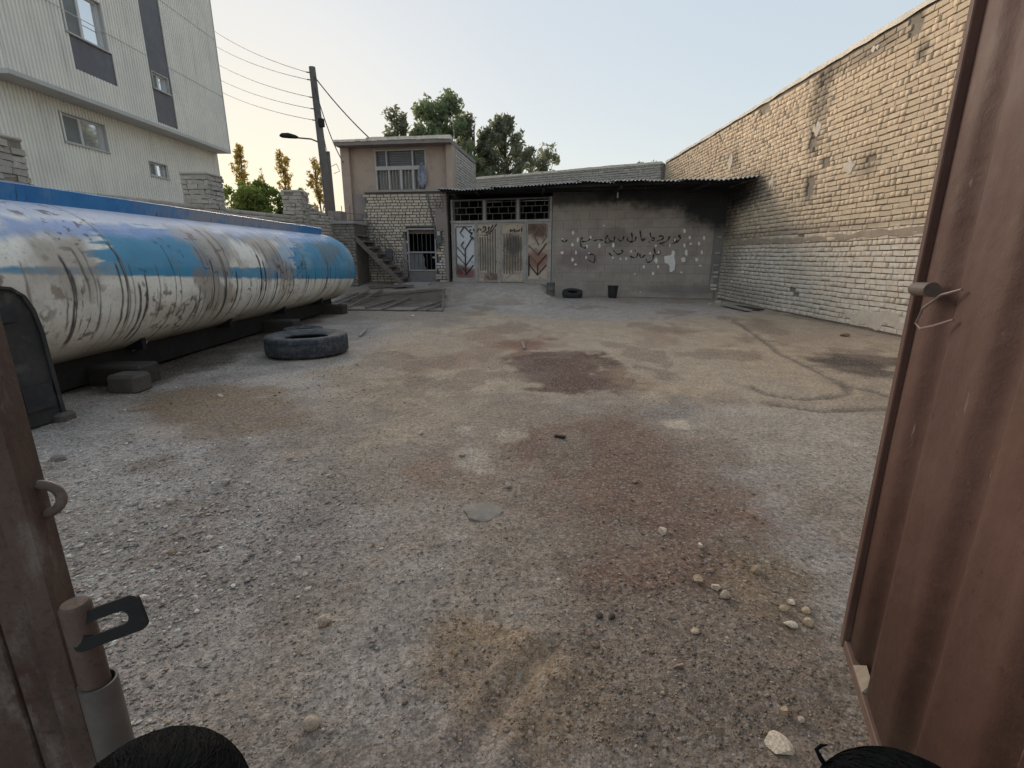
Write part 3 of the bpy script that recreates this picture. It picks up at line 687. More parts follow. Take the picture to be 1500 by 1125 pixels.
CH1 = [[(.5,1),(.92,.84)],[(.5,1),(.26,.88),(.46,.79)],[(.46,.70),(.30,.63),(.46,.55)],[(.97,.80),(.52,.55),(.52,.03)],[(.0,.62),(.50,.41)],[(.0,.45),(.50,.24)],[(.0,.27),(.50,.05)],[(.97,.43),(.55,.22)],[(.97,.23),(.55,.04)],[(.02,.98),(.02,.05)],[(.03,1.),(.92,1.)]]
CH4 = [[(.55,1),(.28,.80),(.55,.62)],[(.55,1),(.97,.80),(.72,.66)],[(.0,.62),(.5,.43),(.97,.66)],[(.0,.45),(.5,.24),(.97,.44)],[(.0,.27),(.5,.04),(.97,.24)],[(.5,.24),(.5,.05)],[(.02,.42),(.02,.02)]]
for k, ((xa, xb), mt) in enumerate(panels):
    s1, s0 = sx(xa), sx(xb); z0, z1 = ZG+.02, ZT-.03
    if k in (0, 3): z0 = ZG+.10; MB(FA.M()).box(s0, s1, -.05, .05, ZG-.05, z0-.003).build('sill', weathered('sill_render', (.44, .40, .36), (.34, .31, .28), 6, .9, .006), yg)
    p = MB(FA.M()).box(s0, s1, -.02, .0, z0, z1).build('gate_panel', mt, yg)
    fr = MB(FA.M()); w = .045
    fr.box(s0, s0+w, -.03, .022, z0, z1).box(s1-w, s1, -.03, .022, z0, z1).box(s0+w+.001, s1-w-.001, -.03, .021, z0, z0+w).box(s0+w+.001, s1-w-.001, -.03, .021, z1-w, z1)
    fr.build('panel_frame', FR_M, p)
    a0, a1, b0, b1 = s1-.07, s0+.07, z0+.10, z1-.10                        # left edge, right edge, bottom, top
    if k in (0, 3):
        for pl_ in (CH1 if k == 0 else CH4):
            for q, r_ in zip(pl_[:-1], pl_[1:]):
                q_ = (a0+(a1-a0)*q[0], .012, b0+(b1-b0)*q[1]); r2 = (a0+(a1-a0)*r_[0], .012, b0+(b1-b0)*r_[1])
                MB(FA.M()).bar(q_, r2, .034, .034).build('rib', BLACKP if (k == 3 and q[1] < .45) or (k == 0 and q[0] > .45) else RIBD, p)
    else:
        for i in range(7):
            u = (i+.5)/7; t0, t1 = .16, .80
            if (k == 1 and i >= 3): t0, t1 = .10, .86+.03*(i-3)
            if (k == 2 and i <= 3): t0, t1 = .10, .86
            x_ = a0+(a1-a0)*u; MB(FA.M()).bar((x_, .012, b0+(b1-b0)*t0), (x_, .012, b0+(b1-b0)*t1), .03, .03).build('rib', RIBD, p)
        for (u0, v0, u1, v1) in ((.0, .84, .45, .84), (.45, .84, .95, 1.), (.0, .12, .45, .12), (.45, .12, .7, .02)) if k == 1 else ((.5, .84, 1., .84), (.5, .12, 1., .12), (.5, .12, .2, .02), (.97, .84, .97, 1.)):
            MB(FA.M()).bar((a0+(a1-a0)*u0, .012, b0+(b1-b0)*v0), (a0+(a1-a0)*u1, .012, b0+(b1-b0)*v1), .03, .03).build('rib', FR_M, p)
for x in (664, 698, 732, 769.8, 806):
    s = sx(x); zt_ = ZTT+.06 if x in (664, 806) else ZT
    MB(FA.M()).box(s-.035, s+.035, -.05, .034, ZG-.1, zt_).build('post', FR_M, yg)
MB(FA.M()).box(SG0, SG1, -.055, .04, ZT-.02, ZT+.06).build('top_rail', FR_M, yg)
MB(FA.M()).box(SG0, SG1, -.045, .03, ZTT, ZTT+.05).build('transom_rail', FD_M, yg)
MB(FA.M()).box(SG0, SG1, -.30, .06, ZG-.25, ZG-.02).build('threshold', weathered('threshold_concrete', (.26, .25, .245), (.2, .19, .185), 5, .9, .008), yg)
for xa, xb in ((668, 697), (703, 755), (760, 803)) if False else ((667, 708), (713, 756), (761, 803)):
    s1, s0 = sx(xa), sx(xb); hh = ZTT-ZT-.06; z0 = ZT+.06
    gr = MB(FA.M())
    for kx in (s0, s1): MB(FA.M()).box(kx-.018, kx+.018, -.04, .02, z0, ZTT).build('transom_bar', FD_M, yg)
    for i in (1, 2): MB(FA.M()).box(s0+.02, s1-.02, -.02, .005, z0+hh*i/3-.011, z0+hh*i/3+.011).build('transom_bar', FD_M, yg)
    for i in range(3):
        for j in range(3):
            s_ = s0+(s1-s0)*((j+.5+(.35 if i % 2 else 0))/3.2)
            MB(FA.M()).box(s_-.009, s_+.009, -.018, .003, z0+hh*i/3+.012, z0+hh*(i+1)/3-.012).build('transom_bar', FD_M, yg)
for x in (708, 757): MB(FA.M()).box(sx(x+2.)-.05, sx(x+2.)+.05, -.06, .01, ZT+.06, ZTT).build('transom_post', FR_M, yg)
def zf4(x, y): return FA.px(650+x/8.33, 300+y/8.33)
for pts in ([(645,240),(612,285),(556,345),(500,376)], [(602,245),(572,300),(516,346)], [(552,262),(545,312)], [(478,276),(514,268),(506,310),(468,336)], [(462,312),(432,292),(406,322),(400,290),(374,324),(364,290)],
            [(334,296),(318,330),(352,345),(330,382),(345,412),(378,416)], [(955,280),(950,335)], [(926,300),(914,326),(890,314),(870,328),(854,304),(872,298)], [(846,310),(814,326),(818,298)]):
    stroke(FA, [zf4(*p) for p in pts], .034, BLACKP, yg, 'painted_letter', .030)
# dark store room behind the gate, so that the transom opens into depth
DARK_M = weathered('shade_dark_room', (.05, .048, .046), (.035, .034, .033), 3, .95, 0)  # near-black walls: the room's shade is put into their colour
store = thing('store_room', 'dark store room behind the steel gate and block wall', 'building', FA.P(3, -1, 0))
m = MB(FA.M()); m.box(-.3, SG1+.0, -3.3, -3.2, -.3, 3.3); m.build('back_wall', DARK_M, store)
MB(FA.M()).box(SG1-.12, SG1, -3.19, -.08, -.3, 3.3).build('side_wall', DARK_M, store)
MB(FA.M()).box(-.3, SG1, -3.2, -.2, 3.31, 3.4).build('flat_roof', DARK_M, store)

# ------------------------------------------------------------------ corrugated canopy
cn = thing('corrugated_canopy', 'rusty corrugated sheet canopy over the block wall and gate', 'canopy', FA.P(4, .8, FT))
km = NT('galvanised_sheet', .55, .55, .4)
ca = km.mix(km.ramp(km.noise(3, 5), .35, .65), (.42, .42, .43), (.30, .295, .295)); ca = km.mix(km.math('MULTIPLY', km.ramp(km.noise(7, 5, .7), .5, .7), .7), ca, (.10, .08, .07))
km.bump(km.noise(60, 3), .002); TIN_M = km.col(ca)
EDGE_M = weathered('pale_sheet_edge', (.75, .75, .76), (.5, .49, .48), 5, .5, 0, c3=(.1, .085, .075), c3amt=.95)
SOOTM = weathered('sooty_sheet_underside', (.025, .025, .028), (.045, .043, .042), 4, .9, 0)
def fr_pt(k): return np.array([6.16, 13.12, 3.20])*(1-k)+np.array([-2.28, 16.40, 3.30])*k
def bk_pt(k): return np.array([6.16, 14.95, 3.17])*(1-k)+np.array([-2.25, 17.45, 3.32])*k
NS = 10
for i in range(NS):
    k0, k1 = i/NS-.004, (i+1)/NS+.008; n = 86; dz = (i % 2)*.012+random.gauss(0, .008); ext = random.uniform(-.10, .12) if i < NS-1 else .0; tilt = random.gauss(0, .02)
    top = []
    for side, pt in (('f', fr_pt), ('b', bk_pt)):
        for j in range(n):
            k = k0+(k1-k0)*j/(n-1); p = pt(k).copy()
            if side == 'f':
                d_ = fr_pt(k)-bk_pt(k); d_ /= np.linalg.norm(d_); p += d_*(ext+.025*math.sin(k*40)+(.02*random.random()))
                p[2] += tilt*(j/n-.5)*2-.03*math.sin(k*9)-.02*max(0, math.sin(k*23))
            p[2] += dz+.017*math.cos(2*math.pi*(k*8.9)/.105); top.append(p)
    V = top+[p-np.array([0, 0, (.012+.018*random.random()) if q_ < n else .004]) for q_, p in enumerate(top)]
    F = [[j, j+1, n+j+1, n+j] for j in range(n-1)]+[[2*n+j, 3*n+j, 3*n+j+1, 2*n+j+1] for j in range(n-1)]+[[j, 2*n+j, 2*n+j+1, j+1] for j in range(n-1)]
    o = npmesh('corrugated_sheet', V, F, TIN_M, cn); o.data.materials.append(SOOTM); o.data.materials.append(EDGE_M)
    o.data.polygons.foreach_set('material_index', [0]*(n-1)+[1]*(n-1)+[2]*(n-1))
for f in (.15, .55, .92):
    a, b = fr_pt(.01)*(1-f)+bk_pt(.01)*f, fr_pt(.985)*(1-f)+bk_pt(.985)*f; a[2] -= .055; b[2] -= .055
    MB().bar(a, b, .05, .06).build('purlin', SOOTM, cn)
for k in (.12, .37, .62, .86):
    a, b = fr_pt(k), bk_pt(k); a[2] -= .12; b[2] -= .12; MB().bar(a*.93+b*.07, b, .06, .07).build('rafter', SOOTM, cn)
for x_, y_, l in ((946, 272, .10), (887, 277, .07), (905, 283, .13)):         # pale drips and tatters under the edge
    s, z = FA.px(x_, y_, .02); MB(FA.M()).box(s-.02, s+.02, .012, .02, z-l, z+.03, .006).build('torn_scrap', FLAKE_M, bw)

# ------------------------------------------------------------------ brick parapet far behind the canopy
pa = thing('parapet_wall', 'far brick parapet with white lime top behind the canopy', 'wall', (2, 23.4, 0))
PW = Plane((6.05, 21.3), (-8.1, 4.4), (-4.4, -8.1))
PW_M = brick_mat('parapet_brick', (.50, .46, .41), (.39, .36, .32))
brick_field(pa, PW, english_bond(0, 9.6, 3.0, WT-.02, ch=.094), PW_M, 0)
MB(PW.M()).box(-.1, 9.7, -.3, -.02, -.2, WT-.03).build('mortar_core', weathered('parapet_core', (.22, .20, .18), (.17, .155, .14), 4), pa)
mb = MB(PW.M()); ss = np.arange(0, 9.75, .25)
for a, b in zip(ss[:-1], ss[1:]): mb.box(a, b, -.33, .02+.01*random.random(), WT-.04, WT+.02+.06*float(fbm(np.array([a*1.1]), np.array([0.]), 4, 3)[0]))
mb.build('coping', COP_M, pa)
# ------------------------------------------------------------------ house
hs = thing('house', 'small two-storey house of bare brick below and pink plaster above', 'house', HO.P(1.5, 0, .4))
hx = lambda x, y=370, d=0.: HO.px(x, y, d)[0]
hz = lambda y, x=600, d=0.: HO.px(x, y, d)[1]
ZB = hz(413); ZBT = hz(281); sR = 0.02; sL = hx(535, 300); sLL = hx(514, 370)
D0, D1 = hx(639), hx(597); DZ0, DZ1 = hz(413, 618), hz(334, 618); ZLAND = hz(322, 525, .0)
def hop(x, y): s, z = HO.px(x, y); return tuple(HO.P(s, 0, z))
HB_M = brick_mat('house_brick', (.62, .53, .43), (.50, .42, .34), [(hop(648, 305), (.5, .5, .5), (.22, .18, .155), .7), (hop(650, 330), (.25, .4, .3), (.24, .195, .165), .8), (hop(648, 387), (.22, .4, .17), (.55, .54, .52), .8), (hop(622, 405), (1.2, .5, .25), (.22, .205, .19), .5), (hop(560, 385), (.7, .4, .5), (.27, .25, .22), .5)])
def hskip(s, z): return (D0-.05 < s < D1+.06 and z < DZ1+.04) or (s > sL and z > ZLAND)
bs = english_bond(sR, sLL, ZB-.2, ZBT, ch=.094, skip=hskip, joint=.022, hj=.024)
brick_field(hs, HO, bs, HB_M, 300, visible_score(HO))
HC = weathered('house_mortar', (.15, .135, .12), (.11, .10, .09), 5, .95, .01)
m = MB(HO.M()); m.box(sR, D0-.04, -.3, -.02, ZB-.4, ZBT).box(D1+.05, sL, -.3, -.02, ZB-.4, ZBT).box(D0-.038, D1+.048, -.3, -.0205, DZ1+.03, ZBT).box(sL+.001, sLL, -.3, -.02, ZB-.4, ZLAND); m.build('wall_core', HC, hs)
PINK = weathered('pink_plaster', (.45, .345, .28), (.38, .295, .245), 1.2, .92, .004, fine=30, c3=(.27, .215, .19), c3amt=.5)
PINKD = weathered('grey_plaster', (.30, .25, .23), (.25, .215, .2), 1.5, .92, .004, fine=30)
smear(hs, HO, .02, .16, lambda q: (ZB+ZBT)/2+0*q, lambda q: (ZBT-ZB)*.95+0*q, PINKD, 'plaster_edge', .012, 44, 8)
smear(hs, HO, hx(640), hx(652), lambda q: hz(325)+0*q, lambda q: .55+0*q, PINKD, 'plaster_patch', .012, 45, 8)
smear(hs, HO, D1+.02, D1+.17, lambda q: (DZ0+DZ1)/2+0*q, lambda q: (DZ1-DZ0)*1.0+0*q, weathered('door_render', (.27, .25, .24), (.22, .2, .19), 5, .95, .006), 'door_surround', .008, 46, 8)
MB(HO.M()).box(sR-.02, sL+.03, -.3, .045, ZBT, ZBT+.07).build('ledge', weathered('ledge_render', (.33, .29, .26), (.27, .24, .21), 3, .95, .006), hs)
# upper storey
UD = -.35; DEP = 3.2
u_l, u_r = HO.px(503, 245, UD)[0], HO.px(656, 245, UD)[0]; u_r2 = HO.px(665, 245, UD)[0]
ZE = HO.px(600, 215, UD)[1]; w0, w1 = HO.px(624.5, 250, UD)[0], HO.px(550, 250, UD)[0]; wz0, wz1 = HO.px(588, 280, UD)[1]-.02, HO.px(588, 218.5, UD)[1]
m = MB(HO.M()); m.box(u_r, w0, UD-.25, UD, 2.0, ZE).box(w1, u_l-.3, UD-.25, UD, 2.0, ZE).box(w0+.001, w1-.001, UD-.25, UD-.002, 2.0, wz0).box(w0+.001, w1-.001, UD-.25, UD-.002, wz1, ZE); m.build('upper_wall', PINK, hs)
MB(HO.M()).box(u_l-.30, u_l, UD-DEP, UD+.16, 1.9, ZE).build('pilaster', PINK, hs)
MB(HO.M()).box(u_r2, u_r, UD-.30, UD+.20, ZBT-.1, ZE).build('pilaster', PINK, hs)
MB(HO.M()).box(sL, u_l, UD+.001, UD+.10, ZLAND-.4, ZBT-.02).build('lower_plaster', PINKD, hs)
SIDE = Plane(HO.P(u_r2, UD-.30, 0)[:2], tuple(-HO.n[:2]), tuple(-HO.s[:2]))
brick_field(hs, SIDE, english_bond(0, DEP, 2.6, ZE, ch=.094), PW_M, 0, rest_name='side_wall_bricks')
MB(SIDE.M()).box(0, DEP, -.2, -.02, 2.4, ZE).build('side_wall', weathered('side_core', (.24, .215, .19), (.19, .17, .15), 4), hs)
MB(HO.M()).box(u_r2+.2, u_l-.31, UD-DEP, UD-DEP+.2, 2.2, ZE).build('back_wall', HC, hs)
m = MB(HO.M()); m.box(u_r2-.015, u_l+.02, UD-DEP-.1, .14, ZE, ZE+.13); m.build('roof_slab', weathered('roof_slab_concrete', (.27, .235, .215), (.22, .19, .175), 2, .92, .006, c3=(.14, .12, .11)), hs)
m = MB(HO.M()); ss = np.linspace(u_r2-.03, u_l+.03, 22)
for i, (a, b) in enumerate(zip(ss[:-1], ss[1:])): m.box(a, b, -.05, .165, ZE+.10+.025*random.random(), ZE+.185+.05*float(fbm(np.array([i*.4]), np.array([1.]), 8, 3)[0])+(-.03 if i > 14 else 0))
m.build('roof_lime_edge', COP_M, hs)
m = MB(HO.M()); m.box(hx(575, 200), hx(553, 200), -1.2, -.8, ZE+.14, ZE+.38); m.build('roof_block', PINKD, hs)
# window
WF_M = weathered('window_steel', (.50, .48, .47), (.42, .40, .39), 5, .55, .001, spec=.4)
gl = NT('window_glass', .08, 0, .5); gl.b.inputs['Transmission Weight'].default_value = .0
gcl = gl.mix(gl.ramp(gl.noise(2.5, 3), .35, .65), (.09, .095, .10), (.15, .155, .16)); GLASS_M = gl.col(gcl)
CURT_M = weathered('curtain_behind_glass', (.32, .30, .27), (.16, .15, .14), 9, .35, 0, stretch=(5, 5, .4), spec=.5)
win = MB(HO.M()).box(w0, w1, UD-.14, UD-.11, wz0, wz1).build('window', GLASS_M, hs)
zm = HO.px(588, 246, UD)[1]
MB(HO.M()).box(w0, w1, UD-.11, UD+.02, zm-.06, zm+.06).build('window_transom', WF_M, win)
ws = w1-w0
fr = MB(HO.M()); fr.box(w0, w0+.045, UD-.10, UD+.01, wz0, zm-.061).box(w1-.045, w1, UD-.10, UD+.01, wz0, zm-.061).box(w0, w0+.04, UD-.10, UD+.01, zm+.061, wz1).box(w1-.04, w1, UD-.10, UD+.01, zm+.061, wz1).box(w0+.045, w1-.045, UD-.10, UD+.011, wz1-.045, wz1); fr.build('window_frame', WF_M, win)
for f in (.27, .50, .74):
    s = w1-ws*f; MB(HO.M()).box(s-.035, s+.035, UD-.10, UD+.012, wz0, zm-.062).build('mullion', WF_M, win)
for f in (.23, .74):
    s = w1-ws*f; MB(HO.M()).box(s-.022, s+.022, UD-.10, UD+.012, zm+.062, wz1-.046).build('mullion', WF_M, win)
ed = [w1-.045]+[w1-ws*f for f in (.27, .50, .74)]+[w0+.045]
for a, b in zip(ed[:-1], ed[1:]):
    n = 30; m = MB(HO.M()); xs = np.linspace(a-.04, b+.04, n)
    m._a([(x, UD-.095+.012*math.sin(i*1.9), z) for z in (wz0, zm-.07) for i, x in enumerate(xs)], [[i, i+1, n+i+1, n+i] for i in range(n-1)]); m.build('pane', CURT_M, win)
for k in range(16):
    s = w1-.06-(ws-.12)*k/15; MB(HO.M()).tube([(s, UD+.03, wz0), (s, UD+.03, zm-.05)], .008, 5).build('window_bar', FR_M, win)
for k in range(7):
    z = zm+.09+(wz1-zm-.13)*k/6; MB(HO.M()).box(w0+.04, w1-.04, UD-.09, UD-.075, z-.018, z+.018).build('louvre', FD_M, win)
# door
DF_M = weathered('door_steel', (.36, .345, .34), (.29, .275, .27), 6, .6, .002, fine=40, c3=(.2, .16, .14), c3amt=.5, spec=.4)
dr = MB(HO.M()).box(D0, D1, -.10, -.06, DZ0, hz(397, 618)).build('door', weathered('door_kick_plate', (.21, .185, .19), (.17, .15, .15), 5, .7, .003, fine=40, c3=(.14, .1, .09)), hs)
w = .055
m = MB(HO.M()); m.box(D0, D0+w, -.11, -.03, hz(397, 618)+.001, DZ1).box(D1-w, D1, -.11, -.03, hz(397, 618)+.001, DZ1).box(D0+w+.001, D1-w-.001, -.11, -.031, DZ1-w, DZ1)
for y in (369.5, 396): m.box(D0+w+.001, D1-w-.001, -.11, -.031, hz(y, 618)-.025, hz(y, 618)+.025)
m.build('door_frame', DF_M, dr)
for k in range(1, 6):
    s = D0+w+(D1-D0-2*w)*k/6; MB(HO.M()).tube([(s, -.07, hz(396, 618)), (s, -.07, DZ1-w)], .008, 6).build('door_bar', FD_M, dr)
pts = [(D1-w, hz(371, 618)), (hx(618), hz(371, 618)), (hx(620.5), hz(380, 618)), (hx(620), hz(389, 618)), (hx(623), hz(394, 618)), (D1-w, hz(395, 618))]
MB(HO.M()).prism(pts, -.095, -.088).build('broken_pane', weathered('dusty_pane', (.16, .16, .165), (.12, .12, .125), 5, .3, 0, spec=.5), dr)
MB(HO.M()).bar((hx(633), -.045, hz(377, 618)), (D0+.02, -.045, hz(377, 618)), .05, .05).build('door_lock', FR_M, dr)
ROOM = weathered('dark_interior', (.045, .042, .04), (.03, .029, .028), 3, .95, 0)
m = MB(HO.M()); m.box(D0-.6, D1+.6, -2.2, -2.1, ZB-.1, DZ1+.4).box(D0-.65, D0-.6, -2.2, -.31, ZB-.1, DZ1+.4).box(D1+.6, D1+.65, -2.2, -.31, ZB-.1, DZ1+.4).box(D0-.6, D1+.6, -2.2, -.31, DZ1+.35, DZ1+.4); m.build('room', ROOM, hs)
m = MB(HO.M()); m.box(hx(640, 415), hx(592, 415), .001, .95, ZB-.5, ZB+.005); m.build('doorstep', weathered('doorstep_concrete', (.36, .35, .35), (.29, .285, .285), 3, .9, .006), hs)
# dark conduit down the front, small wall lamp box
m = MB(HO.M()); m.tube([(hx(627, 283), .03, hz(283)), (hx(629, 300), .03, hz(300)), (hx(634, 320), .03, hz(322)), (hx(637, 330), .03, hz(333)), (hx(637.5, 350), .03, hz(350))], .022, 6); m.build('conduit', FD_M, hs, True)
# electricity meter
em = thing('electricity_meter', 'small grey electricity meter box on the brick beside the house door', 'meter', HO.P(hx(644), .05, hz(352)))
a, b = hx(648, 350), hx(640.5, 350); MB(HO.M()).bbox(a, b, -.01, .11, hz(357.5, 644), hz(338, 644), .015).build('meter_box', weathered('meter_plastic', (.13, .135, .14), (.10, .10, .105), 8, .5, 0), em)
MB(HO.M()).box(a+.05, b-.03, .111, .118, hz(345, 644), hz(339, 644)).build('dial', WF_M, em); MB(HO.M()).lathe([(.0, .0), (.045, 0), (.045, .03), (0, .03)], (0, 0, 0), 12).build('knob', WF_M, em).matrix_basis = HO.M() @ Matrix.Translation((hx(644.5), .111, hz(350.5, 644))) @ Matrix.Rotation(-math.pi/2, 4, 'X')
MB(HO.M()).tube([(hx(644), .05, hz(357, 644)), (hx(643.6), .05, hz(366, 644))], .03, 8).build('cable_gland', FD_M, em)
# bag hanging on the wall by the stair
mb = MB(HO.M()); mb.bbox(hx(577, 372), hx(567, 372), .03, .16, hz(379, 570), hz(365.5, 570), .03); tag(mb.build('hanging_bag', weathered('dark_bag', (.11, .115, .125), (.07, .072, .08), 10, .8, .006, fine=50)), 'dark bag hanging on the brick wall above the stair foot', 'bag')
# cloth hanging at the window
n = 9; m = MB(HO.M()); ww = []; zs = [HO.px(614, y, 0.)[1] for y in (236, 246, 254, 262, 268, 274)]; wd_ = [.03, .10, .17, .17, .11, .05]
for i, z in enumerate(zs):
    for j in range(n): u = j/(n-1)-.5; ww.append((HO.px(614.5, 250, 0.)[0]+u*wd_[i]*2*(1+.15*math.sin(i*2)), UD+.08+.035*math.sin(j*1.7+i*.6), z+.02*math.sin(j*2.1)))
m._a(ww, [[i*n+j, i*n+j+1, (i+1)*n+j+1, (i+1)*n+j] for i in range(len(zs)-1) for j in range(n-1)]); o = m.build('cloth', weathered('washed_cloth', (.38, .39, .44), (.18, .20, .27), 9, .9, 0), None, True); o.modifiers.new('thickness', 'SOLIDIFY').thickness = .006
tag(o, 'pale blue cloth hanging from the upper window of the house', 'cloth')
mb = MB(); p = HO.P(HO.px(667, 210, -.6)[0], -.6, ZE); mb.tube([p, p+np.array([-.05, 0, .6]), p+np.array([-.12, 0, 1.25])], [.014, .010, .006], 5)
mb.tube([p+np.array([-.25, 0, .95]), p+np.array([.10, .05, .9])], .005, 4)
tag(mb.build('roof_aerial', FD_M), 'thin aerial rod standing on the house roof', 'aerial')

# ------------------------------------------------------------------ outside stair at the left of the house
st = thing('outside_stair', 'steel and concrete stair with thin railing climbing left of the house', 'stair', HO.P(hx(560, 410, .9), .5, ZB))
SD0, SD1 = .12, .95
sb, zb_ = HO.px(586, 414, SD1)[0], ZB-.02; stt, ztp = HO.px(517, 343, SD1); N = 8
CON_D = weathered('stair_concrete', (.20, .185, .175), (.14, .13, .125), 4, .92, .008, c3=(.09, .085, .08))
for i in range(N):
    a = sb+(stt-sb)*i/N; b = sb+(stt-sb)*(i+1)/N+.03; z = zb_+(ztp-zb_)*(i+1)/N
    MB(HO.M()).box(a, b, SD0, SD1-.03, z-.06, z, .006).build('tread', CON_D, st)
RUSTB = weathered('rusty_beam', (.20, .15, .13), (.13, .10, .09), 5, .75, .003, fine=40, c3=(.26, .22, .2))
MB(HO.M()).bar((sb-.05, SD1, zb_+.02), (stt+.05, SD1, ztp+.0), .05, .13).build('stringer', RUSTB, st)
MB(HO.M()).bar((sb-.05, SD0, zb_+.02), (stt+.05, SD0, ztp), .05, .13).build('stringer', RUSTB, st)
for i in range(N+1):
    s = sb+(stt-sb)*i/N; z = zb_+(ztp-zb_)*i/N+.05; MB(HO.M()).tube([(s, SD0+.02, z), (s, SD0+.02, z+.62)], .014, 5).build('rail_post', FD_M, st)
for hgt in (.62, .33): MB(HO.M()).tube([(sb, SD0+.02, zb_+.05+hgt), (stt, SD0+.02, ztp+.05+hgt), (stt+.9, SD0+.02, ztp+.05+hgt+.1)], .014, 5).build('hand_rail', FD_M, st)
# landing with its brick retaining wall
LB_M = brick_mat('landing_brick', (.30, .275, .245), (.22, .2, .18))
LP = Plane(HO.P(stt-.1, SD1+.1, 0)[:2], tuple(HO.s[:2]), tuple(HO.n[:2])); zl = ztp+.32
brick_field(st, LP, english_bond(0, 2.6, .1, zl, ch=.094), LB_M, 0, rest_name='landing_bricks')
MB(LP.M()).box(0, 2.6, -.95, -.02, .0, zl).build('landing_core', HC, st)
MB(LP.M()).box(-.03, 2.65, -1.0, .05, zl, zl+.09).build('landing_slab', weathered('landing_slab', (.42, .40, .38), (.33, .31, .30), 2, .9, .006), st)
m = MB(LP.M()); m.bbox(.55, 1.0, -.7, -.25, zl+.09, zl+.42, .02); tag(m.build('concrete_lump', PINKD), 'grey concrete block standing on the stair landing', 'block')
for k in range(6): MB(LP.M()).tube([(.1+k*.28, -.02, zl+.09), (.1+k*.28, -.02, zl+.55)], .012, 5).build('rail_post', FD_M, st)
# rubble at the stair foot
for k, (x, y, w_, l_) in enumerate(((573, 411, .06, .5), (560, 416, .07, .8), (588, 413, .05, .45))):
    s, z = HO.px(x, y, 1.25); p = HO.P(s, 1.25+.1*k, float(gz(*HO.P(s, 1.3, 0)[:2]))+.05); q = p+np.array([l_, .12*k-.1, .03]); tag(MB().bar(p-np.array([l_, 0, 0])*.5, q, .12, w_).build('plank', RUSTB), ('short dark plank at the foot of the outside stair', 'longest dark plank lying left of the stair foot', 'dark plank end nearest the house doorstep')[k], 'plank', 'planks by the stair')
# ------------------------------------------------------------------ tanker body lying on blocks
TX, TZ, TA, TB, TY0, TY1 = -4.72, .985, 1.05, .775, 2.3, 12.05
EXP = 2.25
def t_sec(th):
    c, s = np.cos(th), np.sin(th)
    return np.sign(c)*np.abs(c)**(2/EXP), np.sign(s)*np.abs(s)**(2/EXP)
def tk(px, py):                                                   # pixel -> (Y, section angle in degrees) on the tank's near side
    d = ray(px, py); best = None
    for t in np.arange(2.5, 16, .01):
        x = d[0]*t-TX; z = H+d[2]*t-TZ
        if (abs(x)/TA)**EXP+(abs(z)/TB)**EXP <= 1:
            return (d[1]*t, math.degrees(math.atan2(np.sign(z)*(abs(z)/TB)**(EXP/2), np.sign(x)*(abs(x)/TA)**(EXP/2))))
    return None
def tkp(pts):
    o = [tk(*p) for p in pts]; return [(q[0], q[1]/40.) for q in o if q is not None]
NY = 900
ys = np.concatenate([np.linspace(TY0, TY0+.35, 24)[:-1], np.linspace(TY0+.35, TY1-.42, NY-56), np.linspace(TY1-.42, TY1, 34)[1:]]); th = np.concatenate([np.linspace(-math.pi, -2.0, 24, endpoint=False), np.linspace(-2.0, 1.75, 250, endpoint=False), np.linspace(1.75, math.pi, 28, endpoint=False)]); NT_ = len(th)
Yg, Tg = np.meshgrid(ys, th, indexing='ij'); cx_, sz_ = t_sec(Tg)
sc = np.ones_like(Yg); q = np.clip((Yg-(TY1-.42))/.42, 0, 1); sc = np.minimum(sc, np.clip(1-q**2.5, 0, 1)**(1/2.3)*.999+.001); q = np.clip(((TY0+.35)-Yg)/.35, 0, 1); sc = np.minimum(sc, np.clip(1-q**2.5, 0, 1)**(1/2.3)*.999+.001)
seam = np.zeros_like(Yg)
for y_ in (3.1, 4.75, 6.4, 8.05, 9.7, 11.35): seam = np.maximum(seam, np.exp(-((Yg-y_)/.014)**2))
rad = 1+.004*seam+.004*(fbm(Yg*1.2, Tg*2, 61, 3)-.5)-.006*sstep(.55, .8, fbm(Yg*.8, Tg*1.3, 66, 2))
V = np.stack([TX+TA*cx_*sc*rad, Yg, TZ+TB*sz_*sc*rad], -1).reshape(-1, 3)
ii = np.arange(len(ys)*NT_).reshape(len(ys), NT_)
F = np.stack([ii[:-1, :], np.roll(ii, -1, 1)[:-1, :], np.roll(ii, -1, 1)[1:, :], ii[1:, :]], -1).reshape(-1, 4)
A = np.degrees(Tg)/40.; A = np.where(Tg > math.pi/2, A, A)          # scaled angle: 1 unit = 40 degrees, roughly 0.6 m
yy, aa = Yg.ravel(), A.ravel()
WHITE = np.array([.80, .77, .70]); BLUE = np.array([.065, .27, .44]); PALE = np.array([.46, .50, .62]); SMEAR = np.array([.31, .265, .215])
n1 = fbm(yy*1.1, aa*2., 81, 4); n2 = fbm(yy*5, aa*4, 83, 4); n3 = fbm(yy*14, aa*3, 85, 3); ns = fbm(yy*9, aa*1.1, 87, 4)
col = np.tile(WHITE, (len(yy), 1))*(.86+.28*n2)[:, None]
def lay(mask, c, st=1.):
    global col
    k = np.clip(mask*st, 0, 1)[:, None]; col = col*(1-k)+np.array(c)*(.9+.2*n2)[:, None]*k
def poly(pts, c, soft=.05, na=.25, st=1., streak=0.):
    w = tkp(pts); d = polydist(yy, aa, w)+na*(fbm(yy*4, aa*2.2, len(pts)*7+int(w[0][0]*9), 4)-.5)+streak*(ns-.5)
    if c is BLUE: d = d+.5*(fbm(yy*1.3, aa*16, 57, 4)-.5)-.10
    lay(sstep(soft, -soft, d)*(sstep(-.012, .012, aa-LOWB) if c is BLUE else 1.), c, st)
bl0 = tk(0, 402)[1]/40.; bl1 = tk(520, 408)[1]/40.; bt0 = tk(0, 391)[1]/40; bt1 = tk(520, 394)[1]/40
